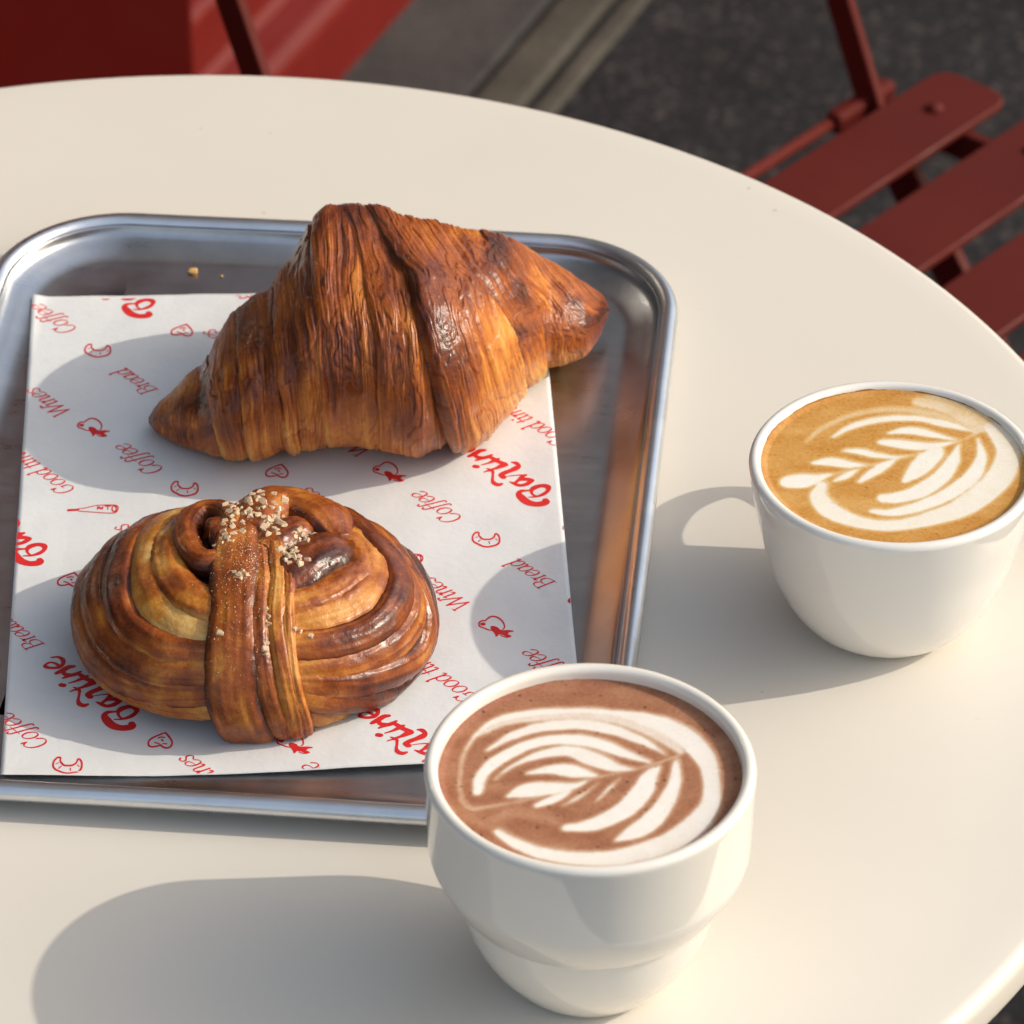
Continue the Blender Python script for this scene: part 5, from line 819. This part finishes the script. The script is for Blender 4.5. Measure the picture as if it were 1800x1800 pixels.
# ------------------------------------------------------------------ croissant
def make_croissant():
    st = np.array(CROISSANT_ST); bands = np.array(CROISSANT_BANDS)
    cx = (st[0, 0] + st[-1, 0]) / 2; cy = st[:, 1].mean()
    base_z = 2.2
    c = empty('croissant', (cx, cy, base_z)); tag(c, 'large golden brown croissant with flaky ridged layers on the paper', 'pastry')
    NU, NV = 900, 400
    # cosine-ish spacing towards the tips
    t = np.linspace(0, 1, NU); tt = 0.92 * t + 0.08 * (0.5 - 0.5 * np.cos(np.pi * t))
    X = st[0, 0] + (st[-1, 0] - st[0, 0]) * tt
    ker = np.ones(9) / 9
    def sm(a):
        v = np.interp(X, st[:, 0], a); return v
    CY, CZ, A, B = sm(st[:, 1]), sm(st[:, 2]), sm(st[:, 3]), sm(st[:, 4])
    k = np.hanning(11); k /= k.sum()
    def smooth(a): return np.convolve(np.pad(a, 5, mode='edge'), k, 'valid')
    CY, CZ = smooth(smooth(CY)), smooth(smooth(CZ)); A, B = smooth(A), smooth(B)
    th = np.linspace(0, 2 * np.pi, NV, endpoint=False)
    # visible fraction: 0 at the upper (far) outline, 1 at the lower (near) outline
    ph = math.atan2(0.592 * 1.0, 0.806 * 0.74)
    # direction seen as "up" in the view is a mix of +y and +z
    TH, XX = np.meshgrid(th, X)
    ex = 2.25
    cs, sn = np.cos(TH), np.sin(TH)
    sg = lambda v, e: np.sign(v) * np.abs(v) ** e
    Yl = A[:, None] * sg(cs, 2 / ex); Zl = B[:, None] * sg(sn, 2 / ex)
    proj = (0.592 * A[:, None] * cs + 0.806 * B[:, None] * sn) / np.hypot(0.592 * A, 0.806 * B)[:, None]
    V = np.clip((1 - proj) / 2, 0, 1)
    vs = np.linspace(0, 1, bands.shape[1])
    nb = len(bands)
    wob = 0.9 * fbm(XX / 11, np.cos(TH) * 2.2, np.sin(TH) * 2.2, 9, 3)
    ed = np.stack([np.interp(V, vs, bands[k_]) for k_ in range(nb)], 0)
    xw = XX + wob
    kk = np.clip((xw[None] > ed).sum(0) - 1, 0, nb - 2)
    e0 = np.take_along_axis(ed, kk[None], 0)[0]; e1 = np.take_along_axis(ed, (kk + 1)[None], 0)[0]
    wd = np.maximum(e1 - e0, 2.0); fr = np.clip((xw - e0) / wd, 0, 1)
    # wraps step up towards the fat middle (band 6)
    upleft = kk < 6
    inner = np.where(upleft, fr, 1 - fr); dist_step = np.where(upleft, xw - e0, e1 - xw); dist_in = np.where(upleft, e1 - xw, xw - e0)
    mid = kk == 6
    size = np.clip(B / 28.0, 0.25, 1.0)[:, None]
    amp = np.where(kk >= 7, 2.3, np.where(kk == 5, 1.0, 1.5))
    step = amp * size * (1 - np.exp(-np.maximum(dist_step, 0) / 1.0)) * (0.30 + 0.70 * np.exp(-np.maximum(dist_step, 0) / 8.0))
    sag = -np.where(kk >= 7, 1.3, np.where(kk == 5, 1.9, 0.8)) * size * np.exp(-np.maximum(dist_in, 0) / np.where(kk == 5, 3.5, 2.2))
    stepm = size * (3.6 * (1 - np.exp(-np.maximum(xw - e0, 0) / 2.4)) * np.exp(-np.maximum(xw - e0, 0) / 17.0) + 1.2 * (1 - np.exp(-np.maximum(e1 - xw, 0) / 1.4)))
    sag = sag * (0.15 + 0.85 * sstep(0.0, 0.28, V)); step = step * (0.5 + 0.5 * sstep(0.0, 0.2, V))
    stepm = stepm * (0.20 + 0.80 * sstep(0.04, 0.34, V))
    disp = np.where(mid, stepm, step + sag)
    # fine laminations along each wrap
    nl = fbm(XX / 9.0, V * 5.0, kk * 3.1, 21, 3)
    q = fr * wd + kk * 37.0 + 1.1 * nl
    def strand(per, vs_, sd_):
        r_ = noise(q / per, V * vs_ + kk * 1.9, kk * 0.71, sd_); return 0.5 + 0.62 * r_
    l1 = strand(1.9, 2.4, 201); l2 = strand(0.80, 4.6, 211); l3 = strand(0.40, 7.0, 221)
    fl = (fbm(q / 6.0, V * 3.6 + kk * 2.7, kk * 1.3, 231, 3) + 1) * 4.5
    ft = np.floor(fl); ff = fl - ft
    flake = (ft + sstep(0.0, 0.16, ff)) / 4.5 - 1.0                  # thin overlapping flakes with crisp edges
    fedge = np.exp(-ff / 0.10)
    ftone = _hash(ft.astype(np.int64), kk.astype(np.int64), np.zeros_like(kk, dtype=np.int64), 5) - 0.5
    patch = sstep(0.05, 0.40, fbm(XX / 15.0, V * 3.4, 2.0 + kk * 5.3, 61, 3))     # smooth blistered skin
    lm = sstep(-0.28, 0.22, fbm(XX / 18.0, V * 2.6, 9.0 + kk * 3.7, 71, 3)) * sstep(0.02, 0.22, V)
    lam = (1 - 0.75 * patch) * (0.45 + 0.55 * lm)
    disp = disp + size * (lam * (0.42 * (l1 - 0.5) + 0.52 * (l2 - 0.5) + 0.42 * (l3 - 0.5)) + 0.12 * (l1 - 0.5) + 1.5 * flake)
    bl = fbm(XX / 4.0, V * 16.0, 3.0, 77, 4)
    disp = disp + size * (patch * 0.50 * bl + 0.16 * fbm(XX / 1.7, V * 30.0, 5.0, 79, 3))
    blister = np.exp(-(((XX - 114) / 6.0) ** 2 + ((V - 0.36) / 0.11) ** 2) ** 1.5)
    wr_ = np.exp(-((XX - 104) / 9.0) ** 2) * sstep(0.55, 0.15, V) * sstep(0.0, 0.08, V)
    disp = disp + 0.9 * blister + 1.0 * wr_ * fbm(XX / 3.0, V * 13.0, 6.0, 83, 4)
    ring = np.exp(-((np.hypot((XX - 114) / 5.2, (V - 0.36) / 0.10) - 1.0) / 0.25) ** 2); disp = disp + 0.35 * ring
    disp = disp + size * 0.7 * fbm(XX / 22, np.cos(TH) * 1.6, np.sin(TH) * 1.6, 101, 2)
    # base surface and its normals
    P = np.stack([np.broadcast_to(X[:, None], Yl.shape) - cx, Yl + CY[:, None] - cy, Zl + CZ[:, None] - base_z], -1)
    du = np.gradient(P, axis=0); dv = np.roll(P, -1, 1) - np.roll(P, 1, 1)
    n = np.cross(du, dv); n /= np.linalg.norm(n, axis=-1, keepdims=True) + 1e-9
    if (n[NU // 2, NV // 4, 2] < 0): n = -n
    P = P + n * disp[..., None]
    zmin = 0.25 + 5.0 * sstep(112, 138, XX) * 0 
    low = P[..., 2] < 1.2
    P[..., 2] = np.where(low, 1.2 - 0.9 * (1 - np.exp(-(1.2 - P[..., 2]) / 4.0)), P[..., 2])
    # crust tone: browner with height, darker left wraps and creases, paler right flank
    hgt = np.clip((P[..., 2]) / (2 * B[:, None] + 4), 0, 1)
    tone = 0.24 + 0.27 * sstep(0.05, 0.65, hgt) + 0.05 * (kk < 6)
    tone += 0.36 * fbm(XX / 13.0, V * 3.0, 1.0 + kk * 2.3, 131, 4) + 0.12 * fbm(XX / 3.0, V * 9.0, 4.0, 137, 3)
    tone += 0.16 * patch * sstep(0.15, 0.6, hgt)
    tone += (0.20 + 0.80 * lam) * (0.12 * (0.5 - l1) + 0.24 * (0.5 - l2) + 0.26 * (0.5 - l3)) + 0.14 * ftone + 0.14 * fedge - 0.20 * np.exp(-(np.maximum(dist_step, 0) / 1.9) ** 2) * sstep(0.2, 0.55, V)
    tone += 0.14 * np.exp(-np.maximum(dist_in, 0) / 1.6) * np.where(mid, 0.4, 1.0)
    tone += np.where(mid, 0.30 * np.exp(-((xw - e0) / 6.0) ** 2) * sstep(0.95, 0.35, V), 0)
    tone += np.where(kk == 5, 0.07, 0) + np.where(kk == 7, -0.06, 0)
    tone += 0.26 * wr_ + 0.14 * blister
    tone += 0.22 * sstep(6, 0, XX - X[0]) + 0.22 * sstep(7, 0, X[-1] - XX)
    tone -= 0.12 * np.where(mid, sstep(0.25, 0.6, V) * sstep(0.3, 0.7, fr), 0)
    # scale rings at the very tips
    gloss = np.clip(0.75 * patch + 0.5 * blister + 0.4 * wr_ + 0.35 * sstep(0.5, 0.9, tone), 0, 1)
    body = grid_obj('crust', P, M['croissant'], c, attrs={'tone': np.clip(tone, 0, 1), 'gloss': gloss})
    return c
make_croissant()

# ------------------------------------------------------------------ knotted bun
def make_bun():
    C = np.array(BUN_C); A = np.array(BUN_A)
    base = 2.3
    root = empty('knotted_bun', (C[0], C[1], base)); tag(root, 'glossy brown knotted cinnamon bun topped with pearl sugar', 'bun')
    off = np.array([0, 0, C[2] - base])
    objs = []
    def nrm(p): 
        n = p / A ** 2; return n / np.linalg.norm(n, axis=-1, keepdims=True)
    def add(name, P, mat, tone, parent=root):
        P = P + off
        low = P[..., 2] < 1.0
        P[..., 2] = np.where(low, 1.0 - 0.8 * (1 - np.exp(-(1.0 - P[..., 2]) / 3.0)), P[..., 2])
        gl_ = np.clip(0.35 + 0.9 * fbm(P[..., 0] / 11, P[..., 1] / 11, P[..., 2] / 11, 19, 3) + 0.3 * sstep(0.4, 0.9, tone), 0, 1)
        o = grid_obj(name, P, mat, parent, attrs={'tone': np.clip(tone, 0, 1), 'gloss': gl_}); objs.append(o); return o
    # inner dough
    th = np.linspace(0, 2 * np.pi, 160, endpoint=False); la = np.linspace(-1.45, 1.55, 90)
    TH, LA = np.meshgrid(th, la)
    d = np.stack([np.cos(LA) * np.cos(TH), np.cos(LA) * np.sin(TH), np.sin(LA)], -1)
    P = d * (A - np.array([3.4, 3.0, 3.4])); tone = 0.88 + 0.2 * fbm(P[..., 0] / 9, P[..., 1] / 9, P[..., 2] / 9, 7)
    P = P + nrm(P) * (0.6 * fbm(P[..., 0] / 12, P[..., 1] / 12, P[..., 2] / 12, 3))[..., None]
    add('dough_core', P, M['bun'], tone)
    def ribbon(name, pts, w, hgt, lift, tone0, mat, seed, ridges=0.13, end_pale=(0.0, 0.0), taper=(0.75, 0.8), n=190, m=72, flat=1.0, extend=0, round_end=False):
        p = np.array(pts, float)
        if extend:
            # carry the strand on round the hidden back, hugging the dome down to the base
            v = p[0] - p[1]; q = p[0].copy(); ex_ = []
            for i in range(extend):
                q = q + v * 0.9 + np.array([0, 4.0, -3.0 * (i + 1)]); q = q / np.linalg.norm(q / A); ex_.append(q.copy())
            p = np.vstack([ex_[::-1], p])
        s = catmull(p, n)
        s = s / np.linalg.norm(s / A, axis=1, keepdims=True)
        N_ = nrm(s); T = np.gradient(s, axis=0); T /= np.linalg.norm(T, axis=1, keepdims=True)
        Bn = np.cross(N_, T); Bn /= np.linalg.norm(Bn, axis=1, keepdims=True)
        t = np.linspace(0, 1, n)
        tp = np.minimum(1, np.minimum(taper[0] + (1 - taper[0]) * sstep(0, 0.25, t), taper[1] + (1 - taper[1]) * sstep(1, 0.8, t)))
        if round_end: tp = tp * np.sqrt(np.clip(1 - sstep(0.55, 1.0, t) ** 2, 0.004, 1))
        wv = w * tp * (1 + 0.10 * noise(t * 5, seed, 0.5, seed)); hv = hgt * tp
        a = np.linspace(0, 2 * np.pi, m, endpoint=False)
        ca, sa = np.cos(a), np.sin(a)
        ctr = s + N_ * (lift - hgt * 0.62)
        rx = np.sign(ca) * np.abs(ca) ** 0.85; ry = np.sign(sa) * np.abs(sa) ** flat
        P = ctr[:, None] + wv[:, None, None] * rx[None, :, None] * Bn[:, None] + hv[:, None, None] * ry[None, :, None] * N_[:, None]
        tt, aa_ = np.meshgrid(t, a, indexing='ij')
        rad = wv[:, None, None] * rx[None, :, None] * Bn[:, None] / w ** 2 + hv[:, None, None] * ry[None, :, None] * N_[:, None] / hgt ** 2
        rad = rad / (np.linalg.norm(rad, axis=-1, keepdims=True) + 1e-9)
        cross = np.cos(aa_)
        wb = 0.8 * fbm(tt * 6, cross * 0.8, seed * 1.3, seed + 3, 3)
        stri = np.sin((cross * 2.6 + wb) * np.pi * 1.35 + seed)
        fine = np.sin((cross * 7.5 + 2.2 * wb) * np.pi + seed * 2)
        disp = 0.6 * ridges * stri + 0.02 * fine + 0.55 * fbm(P[..., 0] / 8, P[..., 1] / 8, P[..., 2] / 8, seed + 11, 4)
        streak = fbm(tt * 4.0, cross * 3.4, seed * 0.7, seed + 41, 5); hair = fbm(tt * 5.0, cross * 11.0, seed * 0.3, seed + 47, 3)
        disp = disp + 0.42 * streak + 0.16 * hair + 0.16 * fbm(P[..., 0] / 1.6, P[..., 1] / 1.6, P[..., 2] / 1.6, seed + 13, 3)
        P = P + rad * disp[..., None]
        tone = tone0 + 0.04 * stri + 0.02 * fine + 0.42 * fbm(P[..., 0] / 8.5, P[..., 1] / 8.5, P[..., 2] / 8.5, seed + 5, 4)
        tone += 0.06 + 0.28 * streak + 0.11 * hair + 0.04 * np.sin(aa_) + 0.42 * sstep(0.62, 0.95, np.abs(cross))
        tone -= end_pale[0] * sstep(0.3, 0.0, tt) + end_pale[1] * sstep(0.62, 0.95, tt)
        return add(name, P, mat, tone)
    seed = 1
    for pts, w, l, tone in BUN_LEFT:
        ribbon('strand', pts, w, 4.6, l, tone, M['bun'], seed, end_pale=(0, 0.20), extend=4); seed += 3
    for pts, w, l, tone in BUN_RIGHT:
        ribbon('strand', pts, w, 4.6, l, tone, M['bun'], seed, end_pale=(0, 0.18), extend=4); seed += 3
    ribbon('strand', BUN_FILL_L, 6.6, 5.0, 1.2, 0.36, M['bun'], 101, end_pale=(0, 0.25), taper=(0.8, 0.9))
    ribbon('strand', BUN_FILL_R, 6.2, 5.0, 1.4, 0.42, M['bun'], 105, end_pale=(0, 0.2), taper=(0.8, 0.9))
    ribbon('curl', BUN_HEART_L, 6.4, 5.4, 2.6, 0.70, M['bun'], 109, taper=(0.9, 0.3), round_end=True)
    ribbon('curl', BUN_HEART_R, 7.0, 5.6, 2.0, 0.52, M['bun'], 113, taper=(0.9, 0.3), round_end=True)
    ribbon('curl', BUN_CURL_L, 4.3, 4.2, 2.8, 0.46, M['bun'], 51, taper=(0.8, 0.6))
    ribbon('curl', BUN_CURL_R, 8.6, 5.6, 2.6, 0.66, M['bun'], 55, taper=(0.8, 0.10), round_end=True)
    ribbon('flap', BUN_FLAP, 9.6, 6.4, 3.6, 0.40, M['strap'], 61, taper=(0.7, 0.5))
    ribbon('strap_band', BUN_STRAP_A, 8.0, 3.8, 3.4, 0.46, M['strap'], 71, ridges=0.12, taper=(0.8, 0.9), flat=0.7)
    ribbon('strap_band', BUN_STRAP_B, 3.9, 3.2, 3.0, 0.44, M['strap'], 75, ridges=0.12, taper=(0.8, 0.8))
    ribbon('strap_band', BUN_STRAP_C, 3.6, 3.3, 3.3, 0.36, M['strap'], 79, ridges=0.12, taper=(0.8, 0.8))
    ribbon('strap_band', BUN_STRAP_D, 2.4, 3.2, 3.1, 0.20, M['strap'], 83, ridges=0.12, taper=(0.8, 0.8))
    # pearl sugar, dropped on to the crust
    allv, allf = [], []
    for o in objs:
        k = len(allv); allv += [tuple(v.co) for v in o.data.vertices]
        allf += [tuple(i + k for i in p.vertices) for p in o.data.polygons]
    bvh = BVHTree.FromPolygons(allv, allf)
    rg = random.Random(8)
    protos = []
    for q in range(6):
        import bmesh
        bm = bmesh.new(); bmesh.ops.create_cube(bm, size=2.0)
        bmesh.ops.bevel(bm, geom=list(bm.edges), offset=0.32, segments=1, affect='EDGES')
        for v in bm.verts:
            v.co = Vector((v.co.x * rg.uniform(0.8, 1.2), v.co.y * rg.uniform(0.75, 1.05), v.co.z * rg.uniform(0.6, 0.95))) * 0.76 * 0.001
        me = bpy.data.meshes.new('sugar_crystal'); bm.to_mesh(me); bm.free(); me.materials.append(M['sugar']); protos.append(me)
    used = []
    for x, y, s in NIBS:
        hit = bvh.ray_cast(Vector((x / 1000, y / 1000, 0.2)), Vector((0, 0, -1)))
        if hit[0] is None: continue
        near = sum(1 for u in used if (u - hit[0]).length < 0.0011)
        p = hit[0] + hit[1] * (s * 0.00035 + near * 0.0006); used.append(hit[0])
        o = bpy.data.objects.new('sugar_crystal', protos[rg.randrange(6)]); COL.objects.link(o); o.parent = root
        o.location = p; o.scale = (s, s, s)
        o.rotation_euler = (rg.uniform(-.6, .6), rg.uniform(-.6, .6), rg.uniform(0, 6.3))
    v, f = [], []
    for x, y in DUST:
        hit = bvh.ray_cast(Vector((x / 1000, y / 1000, 0.2)), Vector((0, 0, -1)))
        if hit[0] is None: continue
        p = np.array(hit[0]) * 1000 + np.array(hit[1]) * 0.1; r = rg.uniform(0.12, 0.34); k = len(v)
        for dx, dy, dz in ((1, 0, 0), (-1, 0, 0), (0, 1, 0), (0, -1, 0), (0, 0, 1), (0, 0, -1)):
            v.append(tuple(p + r * np.array((dx * rg.uniform(.6, 1.2), dy * rg.uniform(.6, 1.2), dz))))
        f += [tuple(k + i for i in t) for t in ((0, 2, 4), (2, 1, 4), (1, 3, 4), (3, 0, 4), (2, 0, 5), (1, 2, 5), (3, 1, 5), (0, 3, 5))]
    tag(mesh_obj('sugar_dust', v, f, M['sugar'], root, smooth=False), kind='stuff')
    return root
make_bun()

# ------------------------------------------------------------------ crumbs on the tray floor
def crumb(loc, s, label, seed):
    rg = np.random.default_rng(seed)
    import bmesh
    bm = bmesh.new(); bmesh.ops.create_icosphere(bm, subdivisions=2, radius=1.0)
    for v in bm.verts:
        n = float(noise(v.co.x * 1.5, v.co.y * 1.5, v.co.z * 1.5, seed)); v.co = v.co * (1 + 0.45 * n); v.co.z = v.co.z * 0.55 + 0.5
    me = [tuple(v.co * s) for v in bm.verts], [tuple(x.index for x in f.verts) for f in bm.faces]
    bm.free()
    o = mesh_obj('pastry_crumb', *me, M['crumb'], smooth=False)
    o.location = (loc[0] / 1000, loc[1] / 1000, TOP + loc[2] / 1000)
    tag(o, label, 'crumb')
crumb((3.6, 168.3, 1.45), 1.6, 'larger golden pastry crumb on the tray floor above the paper', 3)
crumb((13.2, 165.9, 1.45), 0.5, 'tiny pale crumb right of the larger crumb on the tray', 5)
